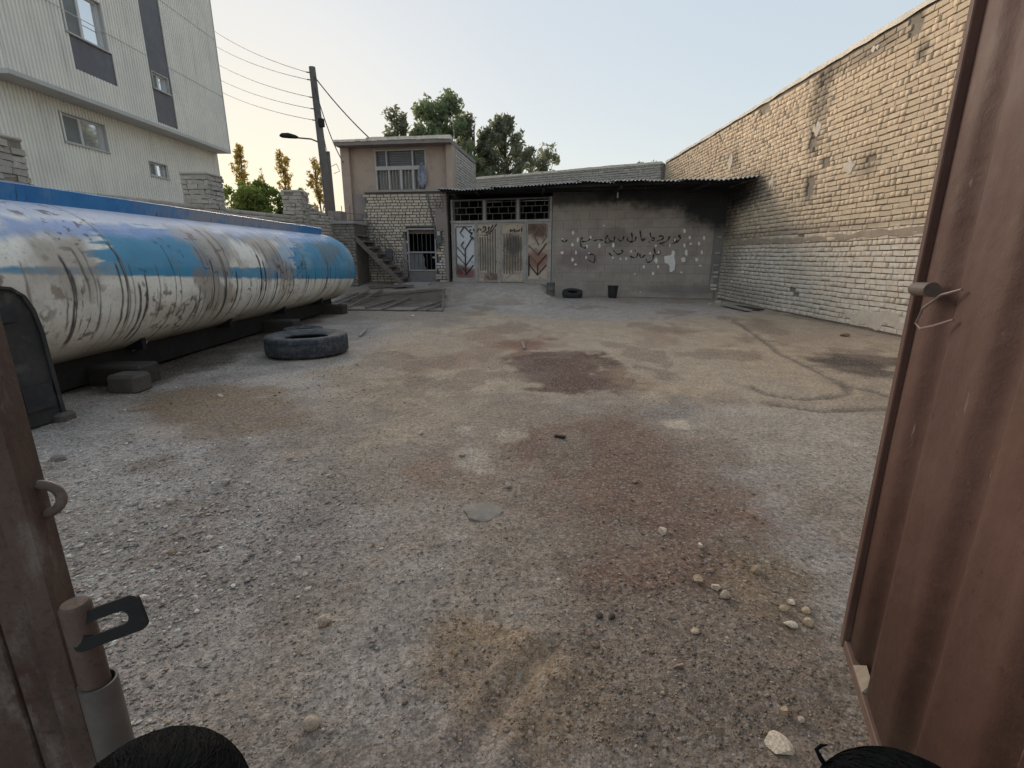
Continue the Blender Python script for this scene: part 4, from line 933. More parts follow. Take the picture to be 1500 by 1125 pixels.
yl0, yl1 = tk(0, 402)[0], tk(520, 408)[0]
fy_ = np.clip((yy-yl0)/(yl1-yl0), -.3, 1.05); LOWB = lowb = bl0+(bl1-bl0)*fy_; topb = bt0+(bt1-bt0)*fy_
lay(sstep(.02, -.02, np.abs(aa-(lowb+topb)/2)-np.abs(topb-lowb)/2+.05*(n3-.5))*sstep(.25, .4, n2+.15), BLUE, .95)
# upper half: a pale blue crown, then worn blue and white with brown smears
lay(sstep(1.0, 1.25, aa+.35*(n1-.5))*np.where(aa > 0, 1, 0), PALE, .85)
poly([(150,352),(220,338),(275,342),(300,372),(304,404),(160,404),(150,380)], BLUE, .04, .25, .95, .10)
poly([(430,352),(470,345),(512,352),(528,380),(527,408),(440,408),(430,380)], BLUE, .04, .2, .95, .08)
poly([(405,350),(432,352),(430,408),(380,408),(395,380)], (.12, .30, .50), .1, .35, .6, .15)
poly([(285,340),(330,345),(335,372),(330,404),(300,404),(292,372)], (.10, .26, .45), .08, .35, .55, .15)
poly([(0,318),(120,325),(250,334),(330,342),(330,350),(260,350),(160,346),(100,346),(0,345)], (.24, .34, .58), .10, .25, .85, .15); poly([(330,338),(470,346),(480,356),(400,356),(330,350)], (.26, .38, .60), .10, .35, .75, .2)
poly([(20,336),(60,342),(120,350),(140,396),(110,404),(66,404),(45,372)], SMEAR, .16, .35, .75, .35)
poly([(262,338),(330,342),(340,366),(338,404),(300,404),(285,362)], SMEAR, .16, .4, .75, .35)
poly([(340,346),(390,350),(410,370),(425,408),(396,408),(380,375)], (.25, .21, .175), .14, .45, .7, .45)
poly([(455,352),(490,358),(500,380),(470,385)], (.17, .19, .20), .06, .5, .7, .4)
poly([(290,405),(340,405),(345,440),(310,450)], (.26, .21, .17), .06, .5, .7, .5)
poly([(66,404),(110,404),(128,440),(100,450)], (.33, .29, .25), .08, .5, .6, .5)
# grime towards the belly, rust freckles and runs of tar
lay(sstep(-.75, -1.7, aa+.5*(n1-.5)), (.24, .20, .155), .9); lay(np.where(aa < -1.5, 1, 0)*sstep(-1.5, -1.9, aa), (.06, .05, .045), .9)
lay(sstep(.5, .72, n1), (.50, .455, .39), .5)
lay(sstep(.68, .72, fbm(yy*9, aa*7, 121, 5))*sstep(.55, .68, n1), (.16, .085, .05), .6)
rg = np.random.default_rng(5)
def drip(y0, a0, ln, w, c, st):
    m = np.abs(yy-y0) < .3; y_, a_ = yy[m], aa[m]
    off = .05*(fbm(a_*2.5, a_*0+y0*7, 19, 3)-.5)+.03*(a_-a0)*.3
    d = np.abs(y_-y0-off); ww = w*(.5+.9*fbm(a_*7, a_*0+y0, 29, 2))
    k = np.zeros(len(yy)); k[m] = sstep(ww*1.3, ww*.4, d)*sstep(a0-ln, a0-ln*.7, a_)*sstep(a0+.08, a0, a_); lay(k, c, st)
for k in range(120):
    y0 = rg.uniform(3.2, 11.6); a0 = rg.uniform(-.2, 1.2) if k < 60 else rg.uniform(-.6, .2); t = rg.random()
    drip(y0, a0, rg.uniform(.4, 1.5), rg.uniform(.005, .016), (.03, .028, .03) if t < .55 else ((.15, .085, .055) if t < .8 else (.25, .21, .18)), rg.uniform(.5, .95))
for px, py, ln, w in ((88,378,1.5,0.0180),(100,400,1.3,0.0120),(160,360,1.6,0.0108),(168,390,1.4,0.0132),(205,420,1.2,0.0180),(214,430,1.2,0.0150),(145,450,.7,0.0072),(270,450,.6,0.0090),(285,450,.7,0.0078),(330,405,1.2,0.0240),(345,400,1.,0.0210),(375,375,1.2,0.0300),(385,385,1.3,0.0240),(405,400,1.2,0.0270),(430,405,1.,0.0180),(452,405,1.,0.0210),(478,408,.9,0.0180),(500,408,.8,0.0180)):
    q = tk(px, py)
    if q: drip(q[0], q[1]/40., ln, w, (.035, .032, .033), .92)
rust = sstep(.63, .68, fbm(yy*16, aa*11, 91, 5)); lay(rust*sstep(.56, .68, fbm(yy*1.6, aa*1.6, 93, 3)), (.09, .05, .035), .7)
lay(seam.ravel(), (.20, .17, .145), .6)
k = NT('tank_paint', .6, 0, .16); at = k.n('ShaderNodeAttribute', attribute_name='paint').outputs['Color']
c_ = k.mix(k.math('MULTIPLY', k.ramp(k.noise(30, 5, .7), .50, .72), .35), at, (.22, .19, .165))
c_ = k.mix(k.math('MULTIPLY', k.ramp(k.noise(60, 5, .75), .63, .70), .75), c_, (.05, .038, .032))
k.l(k.math('ADD', .52, k.math('MULTIPLY', k.noise(6, 5), .4)), k.b.inputs['Roughness']); k.bump(k.noise(25, 4), .004); TANK_M = k.col(c_)
tank = thing('tanker_body', 'long white and blue painted steel tank of a tanker, stained, resting on blocks', 'tank', (TX, 7, 0))
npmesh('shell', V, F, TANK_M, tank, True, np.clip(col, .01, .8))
kr = NT('rail_paint', .5, 0, .4); sy = kr.n('ShaderNodeSeparateXYZ'); kr.l(kr.pos, sy.inputs[0])
dust = kr.math('MULTIPLY', kr.ramp(sy.outputs['Y'], 5.6, 7.2), kr.ramp(sy.outputs['Y'], 10.6, 9.4))
cr = kr.mix(kr.ramp(kr.noise(4, 5), .35, .7), (.028, .16, .40), (.05, .22, .46)); cr = kr.mix(kr.math('MULTIPLY', kr.math('ADD', dust, kr.math('MULTIPLY', kr.ramp(kr.noise(3, 5), .5, .7), .3)), kr.ramp(kr.noise(5, 5), .25, .5)), cr, (.26, .27, .31))
cr = kr.mix(kr.math('MULTIPLY', kr.ramp(kr.noise(9, 5, .7, stretch=(1, 3, .4)), .60, .66), .8), cr, (.03, .05, .09)); RAIL_M = kr.col(cr)
def rail_x(z): return TX+TA*(1-(abs(z-TZ)/TB)**EXP)**(1/EXP)
n = 60; ry = np.linspace(TY0+.3, TY1-.62, n)
for sgn, nm in ((1, 'spill_rail'), (-1, 'spill_rail')):
    xb_ = TX+sgn*.42; zb0 = TZ+TB*(1-(.42/TA)**EXP)**(1/EXP)-.02
    m = MB(); v = []
    for y in ry:
        wv = .006*math.sin(y*3.1)+.004*math.sin(y*9)
        for dx, dz in ((0, 0), (.012, 0), (.035, .155), (.012, .165), (0, .15)): v.append((xb_+sgn*(dx+wv), y, zb0+dz))
    m._a(v, [[i*5+j, i*5+(j+1) % 5, (i+1)*5+(j+1) % 5, (i+1)*5+j] for i in range(n-1) for j in range(5)]+[[0, 1, 2, 3, 4], [(n-1)*5+j for j in range(5)]]); m.build(nm, RAIL_M, tank)
DIRTY_SHADE = weathered('dirty_shade_black_steel', (.020, .018, .017), (.012, .011, .011), 5, .75, .003, c3=(.035, .025, .02), c3amt=.5)  # dirty steel, darkened further to paint in the shade beneath the tank
for y in (4.4, 7.9): MB().lathe([(.0, 0), (.27, 0), (.27, .09), (.22, .12), (0, .13)], (TX, y, TZ+TB-.01), 20).build('manhole_lid', RAIL_M, tank, True)
for sx_ in (-.5, .5): MB().bbox(TX+sx_-.06, TX+sx_+.06, TY0+.5, TY1-.7, .03, .33, .01).build('light_block_rail', DIRTY_SHADE, tank)  # rails made deep to block light from behind, under the tank
for y in (3.4, 5.2, 6.9, 8.6, 10.3):
    m = MB(); pr = [(TX-.75, .27), (TX+.75, .27)]+[(TX+.75-1.5*i/10, TZ-TB*(1-(abs(.75-1.5*i/10)/TA)**EXP)**(1/EXP)+.02) for i in range(11)]
    m.prism(pr, y-.03, y+.03); m.build('cradle', DIRTY_SHADE, tank)
q = tk(214, 498); yb = q[0]
m = MB(); a = R(q[1]-6); px_ = TX+TA*t_sec(np.array(a))[0]; pz_ = TZ+TB*t_sec(np.array(a))[1]
WSTEEL = weathered('bent_bracket', (.42, .40, .37), (.30, .27, .24), 8, .6, .002, c3=(.16, .1, .07))
m.bar((px_-.03, yb-.02, pz_+.02), (px_+.06, yb-.04, pz_-.05), .10, .012).bar((px_+.055, yb-.05, pz_-.06), (px_+.07, yb+.03, pz_+.035), .03, .012); m.build('bracket', WSTEEL, tank)
m = MB(); m.bar((px_-.25, yb-.85, pz_-.10), (px_-.05, yb-.02, pz_-.05), .09, .03); m.build('bracket', WSTEEL, tank)
q2 = tk(372, 466)
if q2: m = MB(); m.bar((TX+.86, q2[0]-.08, .50), (TX+.93, q2[0]+.05, .44), .10, .012); m.build('bracket', WSTEEL, tank)
# what the tank rests on, darkened to join the shade painted beneath it
BLK2 = weathered('dusty_concrete_lump', (.115, .10, .088), (.08, .07, .063), 5, .92, .01, fine=40)
SLP = weathered('old_sleeper', (.06, .05, .043), (.04, .034, .03), 5, .9, .008, fine=40, stretch=(.5, 4, 4))
for x0, x1, y, zt_, mt, lb in ((-5.4, -3.66, 4.80, .20, SLP, 'dark timber sleeper under the near end of the tank'), (-5.4, -3.66, 8.3, .20, SLP, 'dark timber sleeper under the middle of the tank'), (-5.4, -3.72, 10.95, .20, SLP, 'dark timber sleeper under the far end of the tank')):
    m = MB(); m.bbox(x0, x1, y-.15, y+.15, -.03, zt_, .02)
    tag(m.build('support_block', mt), lb, 'support block', 'blocks the tank rests on')
m = MB(); m.bbox(-3.80, -3.52, 4.40, 4.64, -.02, .17, .03); tag(m.build('concrete_lump', BLK2), 'dusty concrete block at the end of the near tank sleeper', 'rubble')
# ------------------------------------------------------------------ tyres
def tyre(name, c, r, w, label, tilt=0., rot=0., hub=.50, mat=None):
    prof = []; rim = r*hub
    for i in range(9): t = i/8; prof.append((rim+(r*.93-rim)*t, w/2*(.62+.38*math.sin(t*math.pi*.62))))
    top = [(rr, zz) for rr, zz in prof]; out = top+[(r*.985, w*.44)]
    for g in (.30, .26, .08, .04, -.04, -.08, -.26, -.30):
        pass
    tread = [(r, w*.40), (r*1.003, w*.25), (r*.994, w*.245), (r*.994, w*.225), (r*1.004, w*.22), (r*1.006, 0), (r*1.004, -w*.22), (r*.994, -w*.225), (r*.994, -w*.245), (r*1.003, -w*.25), (r, -w*.40)]
    full = out+tread+[(a, -b) for a, b in out[::-1]]
    inner = [(rim*1.03, -w*.28), (r*.86, -w*.36), (r*.92, 0), (r*.86, w*.36), (rim*1.03, w*.28)]
    m = MB(Matrix.Translation(tuple(map(float, c))) @ Matrix.Rotation(rot, 4, 'Z') @ Matrix.Rotation(tilt, 4, 'X')); m.lathe(full+inner, (0, 0, 0), 64, True)
    o = m.build(name, mat or RUB_M, None, True); o['label'] = label; o['category'] = 'tyre'; o['group'] = 'old tyres in the yard'
    m = MB(Matrix.Translation(tuple(map(float, c))) @ Matrix.Rotation(rot, 4, 'Z') @ Matrix.Rotation(tilt, 4, 'X'))
    m.lathe([(rim*1.04, w*.29), (rim*1.0, w*.33), (rim*.985, w*.30), (rim*1.0, w*.25)], (0, 0, 0), 48, True); m.build('bead', mat or RUB_M, o, True)
    return o
kk = NT('dusty_rubber', .8, 0, .35); ca = kk.mix(kk.ramp(kk.noise(9, 5, .65), .38, .68), (.026, .031, .038), (.075, .080, .088))
ca = kk.mix(kk.math('MULTIPLY', kk.ramp(kk.noise(40, 4), .5, .7), .4), ca, (.19, .18, .17)); kk.bump(kk.noise(50, 4), .004); RUB_M = kk.col(ca)
RUB_D = weathered('black_rubber', (.03, .031, .034), (.05, .05, .052), 9, .8, .003)
tyre('tyre', (-2.72, 6.40, .135), .515, .25, 'large bluish black truck tyre lying flat near the tank', hub=.52)
tyre('tyre', (-3.28, 7.62, .085), .29, .16, 'smaller half-hidden tyre lying flat behind the large truck tyre')
p = G(839.5, 437); tyre('tyre', (p[0], p[1]+.22, .13), .31, .17, 'small black tyre leaning low against the graffitied block wall', tilt=.22, mat=RUB_D)
# ------------------------------------------------------------------ black mudguard leaning on the tank
mg = thing('truck_mudguard', 'dusty black plastic mudguard standing on end against the near end of the tank', 'mudguard', (-3.5, 3.4, 0))
MG_M = weathered('dusty_black_plastic', (.022, .023, .024), (.045, .045, .045), 3, .6, .003, fine=30, c3=(.11, .105, .10), c3amt=.5, spec=.45)
MGP = Plane((-3.55, 3.64), (-.10, -1), (1, -.10))
out = [(-.01, .02), (.0, .3), (.008, .70), (.03, .86), (.075, .97), (.15, 1.03), (.28, 1.05), (1.1, 1.06), (1.14, 1.02), (1.14, .02)]
MB(MGP.M()).prism(out, -.10, .03).build('guard_sheet', MG_M, mg)
m = MB(MGP.M()); pr = [(o_[0]*1.0, o_[1]) for o_ in out[:8]]
for a, b in zip(pr[:-1], pr[1:]): m.bar((a[0]+.008, .036, a[1]), (b[0]+.008, .036, b[1]), .03, .02)
m.build('rolled_edge', MG_M, mg)
MB(MGP.M()).box(.16, .52, .031, .05, .80, .88).build('slot', RUB_D, mg)
MB(MGP.M()).box(.05, .26, .031, .055, .14, .32).build('slot', RUB_D, mg)
m = MB(); m.bbox(-3.62, -3.46, 3.56, 3.70, -.02, .07, .02); tag(m.build('concrete_lump', BLK2), 'small rubble lump at the foot of the black mudguard', 'rubble')
# ------------------------------------------------------------------ steel frame lying on the ground in front of the stair
sf = thing('steel_lattice', 'rusty steel lattice frame lying flat on dark ground before the stair', 'frame', G(575, 443))
def gp(x, y, h=.015): p = G(x, y, .07); p[2] = float(gz(p[0], p[1]))+h; return p
for a, b in (((498, 450), (648, 452)), ((515, 434), (650, 432)), ((498, 450), (515, 434)), ((648, 452), (650, 432))): MB().bar(gp(*a), gp(*b), .05, .03).build('frame_bar', RUSTB, sf)
LBAR = weathered('pale_rust_bar', (.22, .19, .17), (.15, .13, .115), 5, .7, .002, c3=(.14, .1, .08))
for a, b in (((492, 440), (525, 432)), ((497, 444), (540, 431)), ((510, 448), (560, 431)), ((535, 449), (579, 437)), ((606, 452), (646, 440)), ((560, 451), (600, 436)), ((625, 452), (649, 444))): MB().bar(gp(*a, .045), gp(*b, .05), .045, .03).build('cross_bar', LBAR, sf)
# ------------------------------------------------------------------ left boundary wall with brick piers
PB_M = brick_mat('pier_brick', (.50, .455, .40), (.38, .345, .30))
lw = thing('boundary_wall', 'low brick boundary wall behind the tank', 'wall', (-7.4, 11, 0))
def lx(y): return -8.16+.287*(y-8.8)
LWP = Plane((lx(5.0), 5.0), (.287, 1), (1, -.287)); LL = math.hypot(.287*12, 12)
brick_field(lw, LWP, english_bond(0, LL, .3, 2.40, ch=.10), PB_M, 0)
MB(LWP.M()).box(0, LL, -.24, -.02, -.2, 2.39).build('mortar_core', MORT_M, lw)
def pier(y, w, ztop, label, z0=1.9):
    t = thing('brick_pier', label, 'pier', (lx(y)-.1, y, 0), 'brick piers of the boundary wall')
    x1 = lx(y)+.10; y0 = y-w/2
    A = Plane((x1, y0), (-1, 0), (0, -1)); B = Plane((x1, y0), (0, 1), (1, 0))
    for pl, nm in ((A, 1), (B, 0)):
        b = english_bond(0, w, z0, ztop, ch=.105, L=.26, joint=.012, hj=.014)
        b = [(s, z, L, h, d+random.gauss(0, .014)) for s, z, L, h, d in b if not (z > ztop-.12 and random.random() < .25)]
        brick_field(t, pl, b, PB_M, 300, None, D=.09, jit=.009)
    MB().box(x1-w+.02, x1-.03, y0+.03, y0+w-.02, -.2, ztop-.02).build('mortar_core', MORT_M, t)
    m = MB(); m.bbox(x1-w-.01, x1+.01, y0-.01, y0+w+.01, ztop-.03, ztop+.05, .03); m.build('cap', PB_M, t)
    return t
pier(8.55, .62, 3.10, 'brick pier at the left edge of the picture above the tank')
pier(12.4, .64, 3.08, 'broad brick pier in front of the corner of the white clad building')
pier(15.4, .56, 3.06, 'narrow brick pier right of the green bushes near the lamp pole')
# crumbling stub of wall beside the last pier
m = MB(LWP.M()); brick_field(lw, LWP, [b for b in english_bond(LL-1.7, LL, 2.40, 2.95, ch=.10) if b[1] < 2.95-.33*(b[0]-LL+1.7)], PB_M, 0, rest_name='crumbled_bricks', D=.2)

# ------------------------------------------------------------------ white clad building on the left
BX = -15.0; BL = Plane((BX, 0), (0, 1), (1, 0)); UPD = .75
bd = thing('clad_building', 'tall building clad in white corrugated metal with overhanging upper floors', 'building', (BX-4, 20, 0))
ZS = BL.px(337, 222, UPD)[1]; YU1 = BL.px(337, 222, UPD)[0]; YU0 = BL.px(14, 112, UPD)[0]; YL1 = BL.px(321, 250)[0]; YL0 = YU0-.3
kc = NT('white_cladding', .5, .0, .4); cc = kc.mix(kc.ramp(kc.noise(.7, 4), .35, .7), (.74, .72, .66), (.66, .645, .60)); cc = kc.mix(kc.math('MULTIPLY', kc.ramp(kc.noise(3, 5, .6, stretch=(1, 1, .15)), .5, .75), .35), cc, (.40, .40, .38)); CLAD_M = kc.col(cc)
DPAN_M = weathered('dark_grey_panel', (.13, .13, .145), (.105, .105, .12), 1.5, .55, .0, fine=9, c3=(.18, .18, .19), c3amt=.3)
FLASH_M = weathered('trim_metal', (.46, .46, .45), (.40, .40, .39), 2, .5, 0)
def corr(pl, s0, s1, z0, z1, d, holes, pitch=.135, dep=.04):
    m = MB(pl.M()); s = s0
    while s < s1-1e-6:
        e = min(s+pitch, s1); c = (s+e)/2
        iv = [(z0, z1)]
        for a, b, h0, h1 in holes:
            if a < c < b: iv = [q for i0, i1 in iv for q in ((i0, min(i1, h0)), (max(i0, h1), i1)) if q[1]-q[0] > .01]
        for i0, i1 in iv:
            x = [s, s+(e-s)*.12, s+(e-s)*.38, s+(e-s)*.50, e]; y = [d, d-dep, d-dep, d, d]
            m._a([(a, b, z) for z in (i0, i1) for a, b in zip(x, y)], [[i, i+1, 5+i+1, 5+i] for i in range(4)])
        s = e
    return m
def rect(x0, y0, x1, y1, d):                                        # pixel corners (top-left, bottom-right) -> s0,s1,z0,z1
    a, b = BL.px(x0, y0, d), BL.px(x1, y1, d); return (min(a[0], b[0]), max(a[0], b[0]), min(a[1], b[1]), max(a[1], b[1]))
def rect2(tl, bl, br, d): a, b, c = BL.px(*tl, d), BL.px(*bl, d), BL.px(*br, d); return (a[0], c[0], b[1], a[1])
W1 = rect2((86, -14), (92, 42), (157, 68), UPD); W1 = (W1[0], W1[1], W1[2], W1[2]+1.45*1.0)
P1 = (W1[0], W1[1]+.15, W1[2]-1.05, W1[2]-.02)
W2 = rect2((222, 104), (226, 128), (249, 140), UPD); ST = (BL.px(226, 150, UPD)[0], BL.px(258, 170, UPD)[0])
W3 = rect2((87, 163), (97, 207), (160, 224), 0.); W4 = rect2((218, 236), (221, 256), (248, 263), 0.)
ZTOP = 15.5
corr(BL, YU0, YU1, ZS, ZTOP, UPD, [W1, P1, (ST[0], ST[1], ZS+.12, ZTOP)]).build('upper_cladding', CLAD_M, bd)
corr(BL, YL0, YL1, -.2, ZS, 0., [W3, W4]).build('lower_cladding', CLAD_M, bd)
NE = Plane((BX+UPD, YU0), (-1, 0), (0, -1)); corr(NE, 0, 9, ZS, ZTOP, 0., []).build('end_cladding', CLAD_M, bd)
NE2 = Plane((BX, YL0), (-1, 0), (0, -1)); corr(NE2, 0, 9, -.2, ZS, 0., []).build('end_cladding', CLAD_M, bd)
m = MB(); m.box(BX-9, BX+UPD-.03, YU0+.03, YU1-.005, ZS+.0, ZTOP-.05); inner = MB()
MB().box(BX-9, BX+UPD+.02, YU1-.02, YU1+.03, ZS-.0, ZTOP).build('end_wall', FLASH_M, bd)
MB().box(BX-9, BX+.01, YL1-.02, YL1+.02, -.2, ZS-.08).build('end_wall', FLASH_M, bd)
MB().box(BX-9, BX+UPD+.025, YU0-.02, YU1+.031, ZS-.10, ZS+.03).build('soffit', FLASH_M, bd)
MB().box(BX-9, BX+UPD, YU0, YU1, ZTOP, ZTOP+.1).build('roof', FLASH_M, bd)
BG_M = NT('clad_building_glass', .05, .75, .6); BG_M = BG_M.col((.78, .82, .86))
SCR_M = weathered('window_screen', (.20, .215, .215), (.17, .18, .18), 3, .6, 0)
WFR = weathered('white_window_frame', (.60, .60, .60), (.55, .55, .55), 4, .45, 0)
for q, d, ns in ((W1, UPD, 2), (W3, 0., 2), (W2, UPD, 2), (W4, 0., 2)):
    s0, s1, z0, z1 = q; dd = d-.16
    w_ = MB(BL.M()).box(s0, s1, dd-.03, dd, z0, z1).build('window', BG_M, bd)
    m = MB(BL.M()); f = .055
    m.box(s0, s0+f, dd, dd+.05, z0, z1).box(s1-f, s1, dd, dd+.05, z0, z1).box(s0+f, s1-f, dd, dd+.049, z0, z0+f).box(s0+f, s1-f, dd, dd+.049, z1-f, z1); m.build('window_frame', WFR, w_)
    MB(BL.M()).box(s0+f, s0+(s1-s0)*.46, dd+.001, dd+.02, z0+f, z1-f).build('pane', SCR_M, w_)
    sm = s0+(s1-s0)*.46; MB(BL.M()).box(sm-.05, sm+.05, dd, dd+.06, z0+f, z1-f).build('mullion', WFR, w_)
    m = MB(BL.M()); m.box(s0-.03, s0, dd-.03, d+.01, z0-.03, z1+.03).box(s1, s1+.03, dd-.03, d+.01, z0-.03, z1+.03).box(s0, s1, dd-.03, d+.008, z1, z1+.03); m.build('reveal', FLASH_M, w_)
    MB(BL.M()).box(s0-.04, s1+.04, dd+.001, d+.05, z0-.05, z0).build('window_sill', FLASH_M, w_)
MB(BL.M()).box(P1[0], P1[1], UPD-.06, UPD-.025, P1[2], P1[3]-.04).build('dark_panel', DPAN_M, bd)
MB(BL.M()).box(ST[0], ST[1], UPD-.06, UPD-.025, ZS+.12, W2[2]-.05).build('dark_panel', DPAN_M, bd)
MB(BL.M()).box(ST[0], ST[1], UPD-.06, UPD-.025, W2[3]+.03, ZTOP).build('dark_panel', DPAN_M, bd)
if W2[1]+.03 < ST[1]: MB(BL.M()).box(W2[1]+.031, ST[1], UPD-.06, UPD-.025, W2[2]-.05, W2[3]+.03).build('dark_panel', DPAN_M, bd)
for z in (ZS+2.45, ZS+4.9): MB(BL.M()).box(YU0, ST[0], UPD-.003, UPD+.006, z, z+.025).build('panel_joint', FLASH_M, bd); MB(BL.M()).box(ST[1], YU1, UPD-.003, UPD+.006, z, z+.025).build('panel_joint', FLASH_M, bd)
MB().box(BX-8.9, BX-.3, YL0+.3, YL1-.1, -.2, ZTOP-.1).build('inner_core', DPAN_M, bd)

# ------------------------------------------------------------------ lamp pole, wires
up = thing('utility_pole', 'tall leaning grey utility pole with a lamp arm left of the house', 'utility pole', (-7.4, 21, 0))
POLE_M = weathered('pole_concrete', (.15, .145, .14), (.115, .11, .105), 3, .85, .004, c3=(.2, .19, .18), c3amt=.3)
pb, pt = np.array([-7.33, 21, -.2]), np.array([-7.61, 21, 8.2])
def pp(z): return pb+(pt-pb)*(z+.2)/8.4
MB().tube([pb, pp(4), pt], [.20, .165, .125], 8).build('pole', POLE_M, up, True)
m = MB(); a = pp(5.55); m.tube([a, a+np.array([-.35, -.1, .13]), a+np.array([-.8, -.25, .14])], .03, 7); arm = m.build('lamp_arm', POLE_M, up, True)
m = MB(); c = a+np.array([-1.12, -.35, .17]); m.tube([c+np.array([-.30, -.09, .0]), c+np.array([-.22, -.07, .02]), c+np.array([0, 0, .03]), c+np.array([.24, .07, .0]), c+np.array([.34, .1, -.02])], [.03, .085, .10, .07, .035], 10); m.build('lamp_head', DIRTY_SHADE, arm, True)
for z in (8.0, 7.75, 7.15, 6.75, 6.35): m = MB(); q = pp(z); m.tube([q, q+np.array([-.24, -.02, .03])], .022, 6); m.build('insulator', POLE_M, up)
MB().bbox(pp(6.2)[0]+.05, pp(6.2)[0]+.25, 20.8, 20.95, 6.1, 6.4, .02).build('junction_box', DIRTY_SHADE, up)
p2 = thing('short_pole', 'short thin pole just right of the utility pole foot', 'pole', (-7.6, 22.5, 0))
d_ = ray(488, 290); t_ = 22.5/d_[1]; xq = d_[0]*t_; d2 = ray(485, 222); zq = H+d2[2]*22.5/d2[1]
MB().tube([(xq, 22.5, 0), (xq-.05, 22.5, zq)], [.10, .08], 8).build('pole', POLE_M, p2, True)
MB().tube([(xq, 22.5, zq-.6), (xq+.3, 22.4, zq-.5), (xq+.45, 22.3, zq-.8), (xq+.2, 22.3, zq-.9)], .012, 5).build('cable_loop', DIRTY_SHADE, p2)
WIRE_M = weathered('wire', (.05, .05, .052), (.04, .04, .042), 3, .6, 0)
def at_depth(x, y, Y): d = ray(x, y); t = Y/d[1]; return np.array([d[0]*t, Y, H+d[2]*t])
def wire(a, b, sag, label, r=.011):
    pts = [a+(b-a)*k/16-np.array([0, 0, sag*4*(k/16)*(1-k/16)]) for k in range(17)]
    o = MB().tube(pts, r, 5).build('overhead_wire', WIRE_M); tag(o, label, 'wire', 'overhead wires')
for (x, y, z, lb) in ((300, 36, 8.0, 'topmost overhead wire from the pole to the left'), (300, 58, 7.75, 'second overhead wire from the top, left of the pole'), (300, 83, 7.15, 'third overhead wire from the top, left of the pole'), (300, 105, 6.75, 'fourth overhead wire from the top, left of the pole'), (300, 122, 6.35, 'lowest overhead wire left of the pole')):
    wire(pp(z)+np.array([-.22, 0, .03]), at_depth(x, y, 34), .25, lb, .012)
rc = HO.P(HO.px(548, 206, -.5)[0], -.5, ZE+.2)
wire(pp(7.95), rc, .12, 'taut cable from the pole top to the house roof', .022)
wire(pp(7.6), HO.P(u_l-.1, UD+.2, ZBT+1.0), .3, 'slack cable from the pole to the left corner of the house', .018)
wire(pp(7.2)+np.array([.08, 0, 0]), np.array([xq, 22.4, zq-.1]), .5, 'thin drooping cable from the pole to the short pole', .013)

# ------------------------------------------------------------------ trees
def leaf_mat(name, c1, c2, trans=.35):
    k = NT(name, .7, 0, .25); r = k.n('ShaderNodeNewGeometry').outputs['Random Per Island']; c = k.mix(r, c1, c2); k.col(c)
    tr = k.n('ShaderNodeBsdfTranslucent'); k.l(c, tr.inputs[0]); mx = k.n('ShaderNodeMixShader'); mx.inputs[0].default_value = trans
    out = k.t.nodes['Material Output']; k.l(k.b.outputs[0], mx.inputs[1]); k.l(tr.outputs[0], mx.inputs[2]); k.l(mx.outputs[0], out.inputs[0]); return k.m
BARK_M = weathered('bark', (.10, .085, .07), (.07, .06, .05), 8, .9, .01)
LEAF_G = leaf_mat('leaf_green', (.16, .21, .115), (.26, .31, .17), .55); LEAF_D = leaf_mat('leaf_dull_green', (.17, .19, .13), (.27, .285, .19), .55); LEAF_Y = leaf_mat('leaf_sunlit', (.30, .23, .07), (.46, .34, .11), .6); LEAF_B = leaf_mat('leaf_bush', (.11, .17, .045), (.20, .24, .07), .55)  # the thin trees' gold is low sunlight put into the leaf colour
def leaves(centers, n, size, seed, mat, parent, name='crown'):
    rg = np.random.default_rng(seed); C = np.array([c[:3] for c in centers]); Rr = np.array([c[3] for c in centers]); w = Rr**2.2; w /= w.sum()
    k = rg.choice(len(C), n, p=w); d = rg.normal(size=(n, 3)); d /= np.linalg.norm(d, axis=1)[:, None]; r = rg.random(n)**.42
    P = C[k]+d*(Rr[k]*r)[:, None]*np.array([1, 1, .95])
    a = rg.normal(size=(n, 3)); a[:, 2] -= .4; a /= np.linalg.norm(a, axis=1)[:, None]; b = np.cross(a, rg.normal(size=(n, 3))); b /= np.linalg.norm(b, axis=1)[:, None]
    s = size*(.55+.9*rg.random(n)); L = a*s[:, None]; W = b*(s*.42)[:, None]
    V = np.stack([P-L, P+W, P+L, P-W], 1).reshape(-1, 3); F = np.arange(4*n).reshape(n, 4)
    return npmesh(name, V, F, mat, parent)
def tree(name, label, base, top_z, env, nl, size, mat, seed, group=None, trunk_r=.16, nb=60, cl=.55):
    """env(t) -> (half-width, x-shift) of the crown at height fraction t"""
    rg = random.Random(seed); t = thing(name, label, 'tree', base, group); base = np.array(base, float); Ht = top_z-base[2]
    lean = env(.9)[1]; tp = [base+np.array([env(k/8.)[1]*.8, 0, Ht*k/8.*.94]) for k in range(9)]
    m = MB(); m.tube(tp, [trunk_r*(1-.10*k)+.012 for k in range(9)], 8); cents = []
    for i in range(nb):
        f = .22+.78*(i+rg.random())/nb; w, sh = env(f)
        if w < .02: continue
        o = base+np.array([env(max(f-.15, 0))[1]*.8, 0, Ht*max(f-.16, .05)]); th = rg.random()*6.283; rr = w*(.25+.75*rg.random()**.6)
        e = base+np.array([sh+math.cos(th)*rr, math.sin(th)*rr, Ht*f*.985]); mid = (o+e)/2+np.array([rg.uniform(-.1, .1), rg.uniform(-.1, .1), -.05])
        m.tube([o, mid, e], [.028+.02*(1-f), .018, .008], 4, False); cents.append((e[0], e[1], e[2], cl*(.6+.6*rg.random())*min(1, .5+w))); cents.append((*(mid*.35+e*.65), cl*.7))
    m.build('trunk', BARK_M, t); leaves(cents, nl, size, seed, mat, t); return t
def tx(px, py, Y): return at_depth(px, py, Y)
gB = 'trees behind the house'
